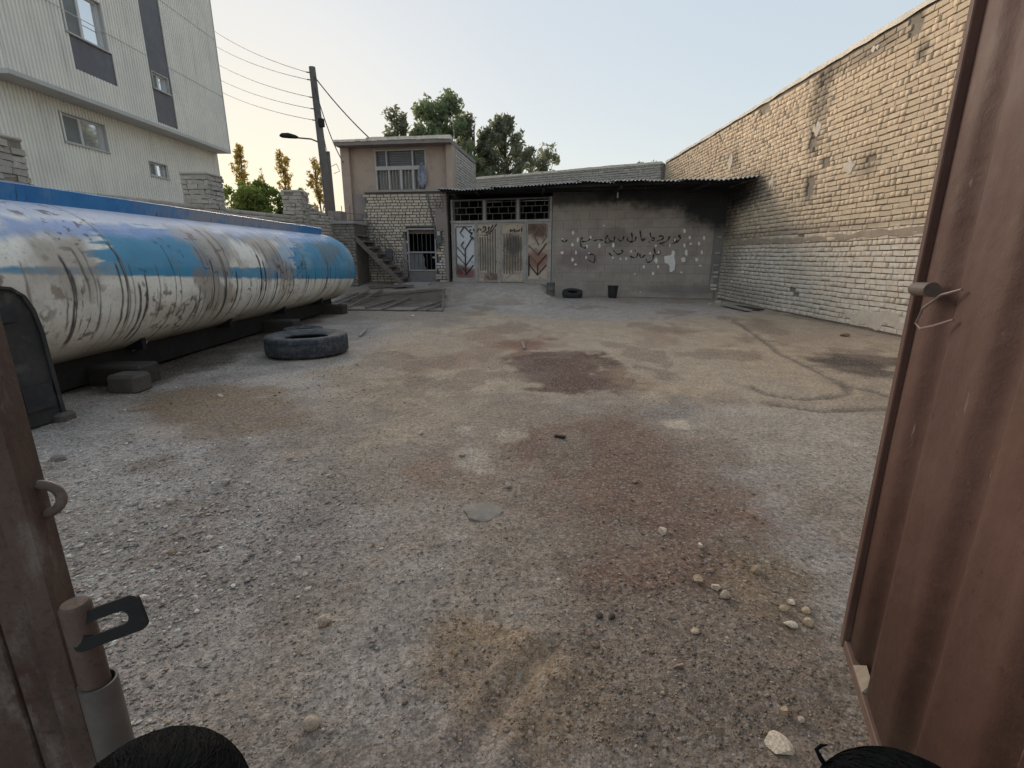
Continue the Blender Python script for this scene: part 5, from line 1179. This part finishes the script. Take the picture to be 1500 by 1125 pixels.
def envA(t): return ((.15 if t < .3 else 2.45*math.sin(min(1, (t-.18)/.82)**.66*math.pi*.95)**.55), 0)
a = tx(642, 138, 31); tree('tree', 'tallest dense green tree rising behind the house roof', (a[0], 31, 0), a[2], envA, 15000, .14, LEAF_G, 11, gB, .2, 170, .42)
def envB(t): return ((.2 if t < .2 else 3.7*math.sin(min(1, (t-.05)/.95)**.5*math.pi*.97)**.8), .25*math.sin(t*4))
b = tx(738, 168, 33); tree('tree', 'wide airy grey-green tree above the canopy, right of the tallest tree', (b[0]+.1, 33, 0), b[2], envB, 11500, .13, LEAF_D, 12, gB, .18, 260, .28)
def envC(t): return (.1 if t < .4 else 1.0*math.sin(min(1, (t-.35)/.65)**.8*math.pi*.93)**.6, 0)
def envC2(t): return (.15 if t < .25 else 2.0*math.sin(min(1, (t-.15)/.85)**.62*math.pi*.94)**.55, 0)
c = tx(580, 158, 30); tree('tree', 'small round tree over the left part of the house roof', (c[0], 30, 0), c[2], envC, 4200, .13, LEAF_D, 13, gB, .12, 70, .42)
a2 = tx(694, 172, 32.5); tree('tree', 'low leafy tree filling the gap between the two big trees', (a2[0], 32.5, 0), a2[2], envC2, 7500, .14, LEAF_D, 16, gB, .14, 90, .42)
e = tx(800, 215, 34); tree('tree', 'thin low tree at the right tip of the tree group', (e[0], 34, 0), e[2], envC, 2200, .15, LEAF_D, 14, gB, .1, 30, .55)
f = tx(948, 233, 38); tree('tree', 'tiny tree top showing over the parapet beside the tall brick wall', (f[0], 38, 0), f[2], lambda t: (.9*t, 0), 1100, .16, LEAF_D, 15, None, .1, 40, .3)
gL = 'thin trees against the sunset'
def envT(t): return (.06 if t < .25 else .75*(.45+.55*math.sin(t*9)**2)*math.sin(min(1, (t-.2)/.8)**.8*math.pi*.95)**.6, .15*math.sin(t*5))
for k, (x, y, Y, lb) in enumerate(((352, 208, 36, 'thin golden tree nearest the clad building corner'), (413, 215, 37, 'thin golden tree standing midway between the building and the pole'), (462, 226, 34, 'thin golden tree close behind the utility pole'), (383, 246, 39, 'short sparse sapling between the two thin golden trees'))):
    p = tx(x, y, Y); tree('thin_tree', lb, (p[0], Y, 0), p[2], (lambda t: (envT(t)[0]*1.15, envT(t)[1])) if k < 3 else (lambda t: (.05+.12*t, 0)), (1500, 1300, 1200, 200)[k], .13, LEAF_Y, 20+k, gL, .07, 46, .24)
for k, (x, y, Y, w, lb) in enumerate(((350, 262, 31, 1.6, 'green bush behind the boundary wall, touching the clad building'), (388, 268, 33, 1.5, 'green bush between the two brick piers, right hand one'), (368, 280, 30, 1.5, 'lower green bush in front of the other bushes'), (436, 278, 32, .8, 'green bush peeping out right of the narrow pier'))):
    p = tx(x, y, Y); t = thing('bush', lb, 'bush', (p[0], Y, 0), 'bushes behind the boundary wall'); rg = random.Random(50+k); cs = []; m = MB()
    for i in range(46):
        th, rr, z = rg.random()*6.28, w*rg.random()**.5, p[2]*(.35+.62*rg.random()); rr *= (1.05-(z/p[2])**3*.75); q = (p[0]+math.cos(th)*rr, Y+math.sin(th)*rr*.7, z); cs.append((*q, .42*(.6+.6*rg.random())))
        if i % 4 == 0: m.tube([(p[0], Y, 0), ((p[0]+q[0])/2, (Y+q[1])/2, z*.6), q], [.03, .02, .008], 4, False)
    m.build('stem', BARK_M, t); leaves(cs, 4200, .13, 60+k, LEAF_B, t, 'foliage')
# ------------------------------------------------------------------ things standing along the block wall
def onground(x, y, z=0.):
    p = G(x, y, z)
    for _ in range(4): z = float(ground_h(np.array([p[0]]), np.array([p[1]]))[0]); p = G(x, y, z)
    return p
BKT = weathered('black_plastic', (.022, .022, .024), (.035, .035, .037), 8, .55, .001, c3=(.09, .088, .085), c3amt=.4)
p = onground(898.5, 437)
bk = thing('black_bucket', 'square-shouldered black plastic bucket standing against the graffitied block wall', 'bucket', p)
MB(Matrix.Translation(tuple(p))).lathe([(0, .005), (.125, .0), (.13, .02), (.155, .34), (.168, .345), (.168, .37), (.148, .37), (.12, .03), (0, .03)], (0, .16, 0), 24).build('body', BKT, bk, True)
MB(Matrix.Translation(tuple(p))).tube([(.165*math.cos(a), .16+.10*math.sin(a)-.06, .36-.13*math.sin(a)) for a in np.linspace(0, math.pi, 12)], .006, 5, False).build('handle', FD_M, bk)
p = onground(807, 434)
cn_ = thing('steel_can', 'dented grey steel can at the corner of gate and block wall', 'can', p)
MB(Matrix.Translation(tuple(p))).lathe([(0, 0), (.12, 0), (.125, .01), (.12, .03), (.12, .18), (.126, .19), (.12, .2), (.12, .36), (.128, .37), (.128, .385), (.11, .385), (.11, .36), (0, .35)], (0, .13, 0), 24).build('can_body', weathered('can_steel', (.17, .165, .16), (.12, .115, .11), 6, .5, .004, metal=.3, c3=(.11, .08, .06)), cn_, True)
MB(Matrix.Translation(tuple(p))).lathe([(.02, .351), (.035, .351), (.035, .37), (.02, .37)], (.04, .10, 0), 12).build('spout', FD_M, cn_)
p = onground(645, 420)
pt_ = thing('metal_pail', 'dark grey metal pail on its base beside the house door', 'pail', p)
MB(Matrix.Translation(tuple(p))).lathe([(0, 0), (.13, 0), (.17, .02), (.20, .24), (.212, .25), (.20, .26), (.18, .24), (.15, .03), (0, .03)], (0, .18, 0), 24).build('body', weathered('pail_metal', (.12, .125, .13), (.08, .083, .088), 6, .5, .003, metal=.3), pt_, True)
MB(Matrix.Translation(tuple(p))).tube([(.20*math.cos(a), .18-.04*math.sin(a), .25+.16*math.sin(a)) for a in np.linspace(0, math.pi, 12)], .007, 5, False).build('handle', FD_M, pt_)
p = onground(635, 423); m = MB(Matrix.Translation(tuple(p))); m.lathe([(0, 0), (.10, 0), (.16, .08), (.17, .085), (.155, .085), (.09, .015), (0, .015)], (0, .14, 0), 20); tag(m.build('bowl', BKT, None, True), 'small dark bowl on the ground left of the metal pail', 'bowl')
WOOD = weathered('grey_board', (.34, .31, .28), (.25, .23, .21), 4, .85, .004, stretch=(3, .4, 3))
for a, b, w, mt, lb in (((1060, 449), (1097, 457), .16, WOOD, 'pale weathered board lying by the corner of the walls'), ((1078, 451), (1115, 456), .18, SLP, 'dark board lying against the foot of the tall brick wall')):
    p, q = onground(*a), onground(*b); tag(MB().bar(p+np.array([0, 0, .05]), q+np.array([0, 0, .04]), w, .03).build('board', mt), lb, 'board', 'boards by the wall')
p, q = onground(765, 503), onground(768, 512); tag(MB().bar(p+np.array([0, 0, .02]), q+np.array([0, 0, .02]), .03, .02).build('stick', WOOD), 'short pale stick lying on the reddish stain', 'stick')
p, q = onground(527, 494), onground(537, 486); tag(MB().bar(p+np.array([0, 0, .02]), q+np.array([0, 0, .05]), .035, .03).build('stick', WOOD), 'short pale stick on the ground right of the large tyre', 'stick')
p, q = onground(813, 640), onground(828, 643); tag(MB().bar(p+np.array([0, 0, .01]), q+np.array([0, 0, .015]), .03, .012).build('wood_splinter', DIRTY_SHADE), 'dark splinter of wood on the ground in mid yard', 'splinter')
for x, y, w in ((1052, 444, .16), (1040, 446, .10), (1062, 446, .12)):
    p = onground(x, y); m = MB(Matrix.Translation(tuple(p)) @ Matrix.Rotation(x, 4, 'Z')); m.bbox(-w/2, w/2, -w*.35, w*.35, -.02, w*.45, .015); tag(m.build('brick_rubble', PB_M), 'broken brick lump in the corner of block wall and brick wall', 'rubble', 'brick lumps in the wall corner')

# ------------------------------------------------------------------ open right gate leaf
kl = NT('brown_gate_paint', .6, 0, .25)
cl = kl.mix(kl.ramp(kl.noise(1.6, 5), .3, .7), (.105, .054, .041), (.145, .076, .058)); cl = kl.mix(kl.math('MULTIPLY', kl.ramp(kl.noise(5, 6, .65, stretch=(1, 1, .25)), .46, .75), .35), cl, (.20, .12, .09))
cl = kl.mix(kl.math('MULTIPLY', kl.ramp(kl.noise(55, 4, .7), .55, .75), .2), cl, (.20, .14, .11)); cl = kl.mix(kl.math('MULTIPLY', kl.ramp(kl.noise(14, 6, .75, stretch=(1, 1, .5)), .66, .72), .6), cl, (.33, .27, .23))
sz = kl.n('ShaderNodeSeparateXYZ'); kl.l(kl.pos, sz.inputs[0]); cl = kl.mix(kl.math('MULTIPLY', kl.ramp(kl.math('ADD', sz.outputs['Z'], kl.math('MULTIPLY', kl.noise(6, 4), .25)), .42, .10), .45), cl, (.27, .20, .155))
cl = kl.mix(kl.math('MULTIPLY', kl.ramp(kl.noise(22, 6, .75), .64, .67), .7), cl, (.055, .025, .017)); cl = kl.mix(kl.math('MULTIPLY', kl.ramp(kl.noise(40, 5, .7, stretch=(1, 1, .08)), .68, .71), .6), cl, (.30, .24, .20))
kl.l(kl.math('ADD', .50, kl.math('MULTIPLY', kl.noise(9, 5), .35)), kl.b.inputs['Roughness']); kl.bump(kl.math('ADD', kl.math('MULTIPLY', kl.noise(4, 3), 6.), kl.noise(35, 5, .7)), .0022); BRN = kl.col(cl)
LZ0, LZ1, LW = .06, 2.35, 1.42
LA = G(1240, 941, LZ0); LF = Plane(LA[:2], (-.39, -.92), (-.92, .39))
rl = thing('gate_leaf', 'open brown ribbed steel gate leaf filling the right edge of the picture', 'gate leaf', LF.P(LW, 0, LZ0))
# ribbed sheet
prof = [(.033, 0)]+[(a, -.026*(.5-.5*math.cos(2*math.pi*min(1, max(0, ((a-.10) % .30)/.15))))) for a in np.arange(.045, LW-.05, .0125)]+[(LW-.03, 0)]; n = len(prof); zs = [LZ0+.02, LZ0+.7, LZ0+1.4, LZ1-.02]
m = MB(LF.M()); m._a([(a, b+.004*math.sin(z*2+a*3), z) for z in zs for a, b in prof], [[r_*n+i, r_*n+i+1, (r_+1)*n+i+1, (r_+1)*n+i] for r_ in range(len(zs)-1) for i in range(n-1)]); sh = m.build('ribbed_sheet', BRN, rl, True); sh.modifiers.new('thickness', 'SOLIDIFY').thickness = .002
MB(LF.M()).bbox(.0, .032, -.05, .020, LZ0, LZ1, .003).build('edge_tube', BRN, rl)
MB(LF.M()).bbox(LW-.045, LW, -.05, .018, LZ0, LZ1, .003).build('hinge_tube', BRN, rl)
MB(LF.M()).bbox(.0325, LW-.0455, -.05, .016, LZ0-.002, LZ0+.032, .003).build('bottom_rail', BRN, rl)
MB(LF.M()).bbox(.0325, LW-.0455, -.05, .016, LZ1-.035, LZ1, .003).build('top_rail', BRN, rl)
MB(LF.M()).bbox(.033, LW-.046, -.055, -.024, 1.18, 1.22, .003).build('mid_rail', BRN, rl)
DUSTM = weathered('dust_on_ledge', (.40, .32, .24), (.33, .26, .19), 20, .95, .002)
m = MB(LF.M())
for a in (.14, .44, .74, 1.04): m._a([(a, .0, LZ0+.034), (a+.1, .0, LZ0+.034), (a+.1, .015, LZ0+.034), (a, .015, LZ0+.034), (a+.02, -.01, LZ0+.06), (a+.08, -.01, LZ0+.055)], [[0, 1, 2, 3], [4, 5, 1, 0], [3, 2, 5, 4], [0, 3, 4], [1, 5, 2]])
m.build('caught_dust', DUSTM, rl)
s_, z_ = LF.px(1357, 425, .03); PIPE = weathered('rusty_pipe', (.16, .12, .10), (.11, .085, .072), 9, .6, .002, c3=(.26, .22, .19))
bq = MB(LF.M()); bq.tube([(s_-.05, .036, z_), (s_+.055, .036, z_+.004)], .0165, 14); bq.build('bolt_sleeve', PIPE, rl, True)
m = MB(LF.M()); lp = [LF.px(x, y, .02) for x, y in ((1402, 424), (1385, 432), (1366, 452), (1358, 474), (1362, 482), (1372, 478), (1390, 468))]; m.tube([(a, .012+.03*math.sin(i/6*math.pi), b) for i, (a, b) in enumerate(lp)], .0028, 6); m.build('wire_loop', weathered('pale_wire', (.34, .25, .22), (.28, .2, .17), 20, .6, 0), rl, True)
rp = thing('gate_post', 'brown steel post carrying the open right gate leaf', 'gate post', LF.P(LW+.05, 0, 0))
hp = LF.P(LW+.07, -.02, 0); MB().bbox(hp[0]-.05, hp[0]+.05, hp[1]-.05, hp[1]+.05, -.1, 2.5, .006).build('post', BRN, rp)
for z in (.35, 2.0): m = MB(); q = LF.P(LW+.008, .02, z); m.tube([q, q+np.array([0, 0, .14])], .014, 10); m.build('hinge', PIPE, rp, True)

# ------------------------------------------------------------------ left gate leaf with bolt and hasp
kq = NT('dull_brown_steel', .6, 0, .3)
cq = kq.mix(kq.ramp(kq.noise(7, 6, .65, stretch=(1, 1, .45)), .3, .7), (.060, .037, .029), (.120, .080, .063))
cq = kq.mix(kq.math('MULTIPLY', kq.ramp(kq.noise(16, 6, .7, stretch=(1, 1, .35)), .5, .68), .75), cq, (.22, .185, .165))
cq = kq.mix(kq.math('MULTIPLY', kq.ramp(kq.noise(11, 6, .7), .56, .66), .7), cq, (.075, .032, .020)); cq = kq.mix(kq.math('MULTIPLY', kq.ramp(kq.noise(120, 4, .7), .5, .7), .4), cq, (.03, .024, .021))
kq.l(kq.math('ADD', .38, kq.math('MULTIPLY', kq.noise(20, 5), .45)), kq.b.inputs['Roughness']); kq.bump(kq.math('ADD', kq.math('MULTIPLY', kq.noise(9, 3), 3.), kq.noise(90, 5, .7)), .0014); kg = kq.col(cq)
LG = Plane((-.607, .552), (-.96, -.28), (.28, -.96)); ll = thing('gate_leaf', 'dark brown steel gate leaf with a hasp at the left edge of the picture', 'gate leaf', LG.P(1.3, 0, .06))
MB(LG.M()).bbox(.0, .034, -.045, .0, .06, 2.35, .004).build('edge_tube', kg, ll)
MB(LG.M()).bbox(.0345, .075, -.045, -.016, .06, 2.35, .003).build('angle_strip', kg, ll)
MB(LG.M()).bbox(.082, 1.30, -.04, -.022, .08, 2.33, .002).build('sheet', kg, ll)
for a in (.20, .50, .80, 1.10): MB(LG.M()).bbox(a, a+.07, -.0215, -.004, .10, 2.3, .006).build('pressed_rib', kg, ll)
MB(LG.M()).bbox(.0755, 1.30, -.045, -.014, .04, .079, .003).build('bottom_rail', kg, ll)
MB(LG.M()).bbox(1.301, 1.345, -.05, .0, .06, 2.35, .004).build('hinge_tube', kg, ll)
bx_, by_ = -.581, .552
MB().lathe([(0, .805), (.0145, .805), (.0175, .800), (.0175, .36), (0, .36)], (bx_, by_, 0), 20).build('drop_bolt', kg, ll, True)
MB().lathe([(.0195, .678), (.0225, .678), (.0225, .34), (.0195, .34)], (bx_+.004, by_, 0), 20, True).build('bolt_sleeve', weathered('worn_sleeve', (.20, .18, .165), (.14, .125, .115), 10, .45, .001, metal=.3), ll, True)
MB().lathe([(.0195, .33), (.0225, .33), (.0225, .20), (.0195, .20)], (bx_+.004, by_, 0), 20, True).build('bolt_sleeve', PIPE, ll, True)
for z in (.64, .42): MB(LG.M()).box(-.012, .004, -.036, -.012, z-.012, z+.012).build('weld_tab', kg, ll)
# hasp: a flat bar with a long slot
A0, A1 = np.array([-.566, .545, .768]), np.array([-.500, .562, .786]); ax = (A1-A0)/np.linalg.norm(A1-A0); L_ = np.linalg.norm(A1-A0)
nrm = np.cross(ax, np.array([0, .25, 1.])); nrm /= np.linalg.norm(nrm); upv = np.cross(nrm, ax)
hm = frame(A0, ax, nrm, Vector(upv)); w_ = .025
def rrect(x0, x1, h, r, n=6):
    o = []
    for cx, cz, a0 in ((x1-r, h-r, 0), (x0+r, h-r, 90), (x0+r, -h+r, 180), (x1-r, -h+r, 270)):
        for k in range(n): a = R(a0+90*k/(n-1)); o.append((cx+r*math.cos(a), cz+r*math.sin(a)))
    return o
O, I = rrect(-.02, L_, w_, .009), rrect(-.005, L_-.018, .0095, .0094); n = len(O); m = MB(hm)
m._a([(x, d, z) for d in (-.003, .003) for q in (O, I) for x, z in q], [[i, (i+1) % n, n+(i+1) % n, n+i] for i in range(n)]+[[2*n+i, 2*n+(i+1) % n, 3*n+(i+1) % n, 3*n+i] for i in range(n)]+[[i, (i+1) % n, 2*n+(i+1) % n, 2*n+i] for i in range(n)]+[[n+i, n+(i+1) % n, 3*n+(i+1) % n, 3*n+i] for i in range(n)])
m.build('hasp', weathered('black_iron', (.010, .010, .011), (.016, .016, .017), 30, .5, .001, spec=.3), ll)
m = MB(); c = np.array([-.617, .578, .942]); m.tube([c+np.array([.021*math.cos(a)-.0, .008*math.cos(a), .021*math.sin(a)]) for a in np.linspace(-2.0, 2.0, 16)], .0062, 10); m.build('ring_staple', PIPE, ll, True)
lp_ = thing('gate_post', 'dark steel post carrying the left gate leaf', 'gate post', LG.P(1.42, 0, 0)); hp = LG.P(1.41, -.02, 0); MB().bbox(hp[0]-.05, hp[0]+.05, hp[1]-.05, hp[1]+.05, -.1, 2.5, .006).build('post', kg, lp_)
for z in (.35, 2.0): m = MB(); q = LG.P(1.352, .012, z); m.tube([q, q+np.array([0, 0, .14])], .014, 10); m.build('hinge', PIPE, lp_, True)

# ------------------------------------------------------------------ two children at the gate, only the crowns of their heads reach into the picture
SKIN = weathered('skin', (.38, .24, .17), (.34, .21, .15), 9, .55, .0005); HAIR = weathered('black_hair', (.0045, .0055, .0065), (.007, .0085, .010), 30, .7, 0, spec=.04)
EYE = weathered('eye', (.03, .02, .015), (.02, .015, .01), 30, .2, 0)
def skinmesh(name, verts, edges, radii, mat, parent, lv=2):
    me = bpy.data.meshes.new(name); me.from_pydata([tuple(map(float, v)) for v in verts], edges, []); o = bpy.data.objects.new(name, me); link(o, parent); me.materials.append(mat)
    o.modifiers.new('skin', 'SKIN'); sv = me.skin_vertices[0].data
    for i, r in enumerate(radii): sv[i].radius = r if isinstance(r, tuple) else (r, r); sv[i].use_root = (i == 0)
    o.modifiers['skin'].use_smooth_shade = True; ss_ = o.modifiers.new('sub', 'SUBSURF'); ss_.levels = lv; ss_.render_levels = lv; return o
def child(base, hgt, face, label, shirt_c, trouser_c, seed, part_dir):
    t = thing('person', label, 'person', base, 'children at the gate'); k = hgt/1.0
    M = Matrix.Translation(tuple(base)) @ Matrix.Rotation(face, 4, 'Z') @ Matrix.Scale(k, 4)
    def W(p): return M @ Vector(p)
    # faces +Y in its own frame; 1.0 tall
    v = [(0,0,.46),(0,0,.56),(0,0,.66),(0,.0,.735),(0,.005,.79),(0,.015,.85),(0,.01,.915), (.065,0,.43),(.075,.012,.245),(.078,-.005,.05),(.082,.075,.022), (-.065,0,.43),(-.075,.012,.245),(-.078,-.005,.05),(-.082,.075,.022),
         (.115,0,.715),(.155,-.015,.585),(.165,.03,.47),(.167,.045,.435), (-.115,0,.715),(-.155,-.015,.585),(-.165,.03,.47),(-.167,.045,.435)]
    e = [(0,1),(1,2),(2,3),(3,4),(4,5),(5,6),(0,7),(7,8),(8,9),(9,10),(0,11),(11,12),(12,13),(13,14),(3,15),(15,16),(16,17),(17,18),(3,19),(19,20),(20,21),(21,22)]
    r = [.085,.08,.082,.06,.038,.078,.070,.062,.042,.030,.022,.062,.042,.030,.022,.036,.028,.021,.018,.036,.028,.021,.018]
    body = skinmesh('body', [W(p) for p in v], e, [x*k for x in r], SKIN, t)
    for sx_ in (1, -1):                                              # hands: five short finger chains each
        hv = [(sx_*.167,.045,.435),(sx_*.168,.052,.40)]; he = [(0,1)]; hr = [.016,.017]
        for i, (dx, dy, l) in enumerate(((.006,.016,.032),(.004,.006,.038),(.0,-.004,.036),(-.004,-.013,.028))):
            b = len(hv); hv += [(sx_*(.168+dx), .052+dy, .385), (sx_*(.166+dx), .056+dy, .385-l*.6), (sx_*(.158+dx), .060+dy, .385-l)]; he += [(1,b),(b,b+1),(b+1,b+2)]; hr += [.0075,.0065,.0055]
        b = len(hv); hv += [(sx_*.160,.072,.40),(sx_*.154,.082,.385)]; he += [(1,b),(b,b+1)]; hr += [.008,.006]
        skinmesh('hand', [W(p) for p in hv], he, [x*k for x in hr], SKIN, body, 1)
    mb = MB(M); mb.lathe([(0, .012), (.008, .006), (.010, -.006), (0, -.010)], (0, .098, .865), 8); mb.build('nose', SKIN, body, True)
    for sx_ in (1, -1):
        MB(M @ Matrix.Translation((sx_*.078, .0, .87)) @ Matrix.Rotation(sx_*1.2, 4, 'Z') @ Matrix.Diagonal((.5, 1, 1.3, 1))).lathe([(0, .017), (.012, .013), (.017, 0), (.012, -.013), (0, -.017)], (0, 0, 0), 10).build('ear', SKIN, body, True)
        MB(M).lathe([(0, .006), (.008, 0), (0, -.006)], (sx_*.03, .086, .885), 10).build('eye', EYE, body, True)
    MB(M).bar((-.018, .088, .832), (.018, .088, .832), .006, .006).build('mouth', weathered('lips', (.30, .13, .11), (.28, .12, .1), 9, .5, 0), body)
    sh = weathered('shirt_%d' % seed, shirt_c, tuple(x*.8 for x in shirt_c), 9, .9, .002); tr = weathered('trousers_%d' % seed, trouser_c, tuple(x*.8 for x in trouser_c), 9, .9, .002)
    skinmesh('shirt', [W(p) for p in ((0,0,.41),(0,0,.50),(0,0,.60),(0,0,.69),(0,0,.748),(.118,0,.715),(.152,-.013,.605),(-.118,0,.715),(-.152,-.013,.605))], [(0,1),(1,2),(2,3),(3,4),(3,5),(5,6),(3,7),(7,8)], [x*k for x in (.108,.104,.100,.092,.048,.056,.044,.056,.044)], sh, body)
    skinmesh('trousers', [W(p) for p in ((0,0,.50),(0,0,.445),(.062,0,.385),(.076,.012,.245),(.079,-.003,.075),(-.062,0,.385),(-.076,.012,.245),(-.079,-.003,.075))], [(0,1),(1,2),(2,3),(3,4),(1,5),(5,6),(6,7)], [x*k for x in (.092,.098,.074,.054,.044,.074,.054,.044)], tr, body)
    # hair: a close cap and some thousands of locks combed from the crown
    C = Vector((0, .008, .895)); rx, ry_, rz_ = .082, .092, .098
    cap = []; nth, nph = 28, 14
    for i in range(nph+1):
        ph = i/nph*1.75
        for j in range(nth):
            th = 2*math.pi*j/nth; lim = 1. if math.sin(th) < .35 else .62; p_ = ph*lim; cap.append((C[0]+rx*.95*math.sin(p_)*math.cos(th), C[1]+ry_*.95*math.sin(p_)*math.sin(th), C[2]+rz_*.95*math.cos(p_)))
    hb = MB(M)._a(cap, [[i*nth+j, i*nth+(j+1) % nth, (i+1)*nth+(j+1) % nth, (i+1)*nth+j] for i in range(nph) for j in range(nth)]).build('hair', HAIR, body, True)
    rg = np.random.default_rng(seed); n = 20000; V = []; K = 6
    th = rg.uniform(0, 2*math.pi, n); ph0 = np.arccos(1-rg.random(n)*1.35); swirl = .5+.25*rg.normal(size=n); ln = rg.uniform(.35, .8, n); lift = 1.0+.02*rg.random(n)**2; wv = rg.normal(0, .04, n); w = rg.uniform(.00025, .0006, n)/k
    clump = np.floor(th*9)*1.7; cl_ = np.sin(clump*12.9)*.5
    pts = []
    for q in range(K):
        f = q/(K-1); tt = th+part_dir+swirl*.5*f+wv*f*f*2+cl_*.25*f; pp_ = ph0+ln*f*np.clip(1.9-ph0, .15, 1); rr = lift+(.01+.025*np.abs(cl_))*np.sin(f*math.pi)+.006*f
        pts.append(np.stack([C[0]+rx*rr*np.sin(pp_)*np.cos(tt), C[1]+ry_*rr*np.sin(pp_)*np.sin(tt), C[2]+rz_*rr*np.cos(pp_)], -1))
    P = np.stack(pts, 1); T = P[:, -1]-P[:, 0]; T /= np.linalg.norm(T, axis=1)[:, None]+1e-9; N_ = P[:, 2]-np.array(C)[None]; B = np.cross(T, N_); B /= np.linalg.norm(B, axis=1)[:, None]+1e-9; B = B+.25*rg.normal(size=B.shape); B /= np.linalg.norm(B, axis=1)[:, None]
    tw = np.array([1, 1.1, 1., .85, .6, .15]); L = P-B[:, None]*(w[:, None]*tw)[..., None]; Rr = P+B[:, None]*(w[:, None]*tw)[..., None]
    Vh = np.stack([L, Rr], 2).reshape(n, K*2, 3); f = np.array([[2*i, 2*i+1, 2*i+3, 2*i+2] for i in range(K-1)]); Fh = (f[None]+(np.arange(n)*K*2)[:, None, None]).reshape(-1, 4)
    ct, st_ = math.cos(.75), math.sin(.75); Q = Vh.reshape(-1, 3)-np.array(C); Vh = np.stack([Q[:, 0], Q[:, 1]*ct-Q[:, 2]*st_, Q[:, 1]*st_+Q[:, 2]*ct], -1)+np.array(C)   # the whorl sits at the back of the head
    Vr = Vh.reshape(n, K*2, 3); ok = ~((Vr[:, :, 1] > .045) & (Vr[:, :, 2] < C[2]+.012)).any(1) & ~(Vr[:, :, 2] < C[2]-.085).any(1); Vh = Vr[ok]; n = int(ok.sum()); Fh = (f[None]+(np.arange(n)*K*2)[:, None, None]).reshape(-1, 4)
    A_ = np.array(M); Vw = Vh.reshape(-1, 3)@A_[:3, :3].T+A_[:3, 3]; npmesh('locks', Vw, Fh, HAIR, hb)
    return t, M
def head_at(px, py, t, r=.086):                                      # centre of a head whose upper outline touches this pixel
    d = ray(px, py); d = d/np.linalg.norm(d); upc = np.array([0, SP, CP]); nrm_ = upc-d*np.dot(upc, d); nrm_ /= np.linalg.norm(nrm_); return np.array([0, 0, H])+d*t-nrm_*r
c = head_at(214, 1080, .60); child((c[0], c[1], 0), c[2]/.895, .25, 'black-haired child standing in the gateway at the bottom left', (.10, .12, .2), (.05, .05, .06), 3, .3)
c = head_at(1352, 1116, .60); child((c[0], c[1], 0), c[2]/.895, -.2, 'black-haired child with a loose curl standing at the bottom right', (.25, .1, .1), (.06, .06, .09), 4, -.5)
kid = [o for o in bpy.data.objects if o.name.startswith('hair') and o.type == 'MESH'][-1]
d0 = [ray(a, b) for a, b in ((1215, 1130), (1203, 1112), (1196, 1098), (1203, 1092), (1213, 1091))]; lk = [np.array([0, 0, H])+d/np.linalg.norm(d)*.60 for d in d0]
MB().tube(lk, [.0022, .0022, .002, .0015, .0005], 6).build('loose_curl', HAIR, kid, True)
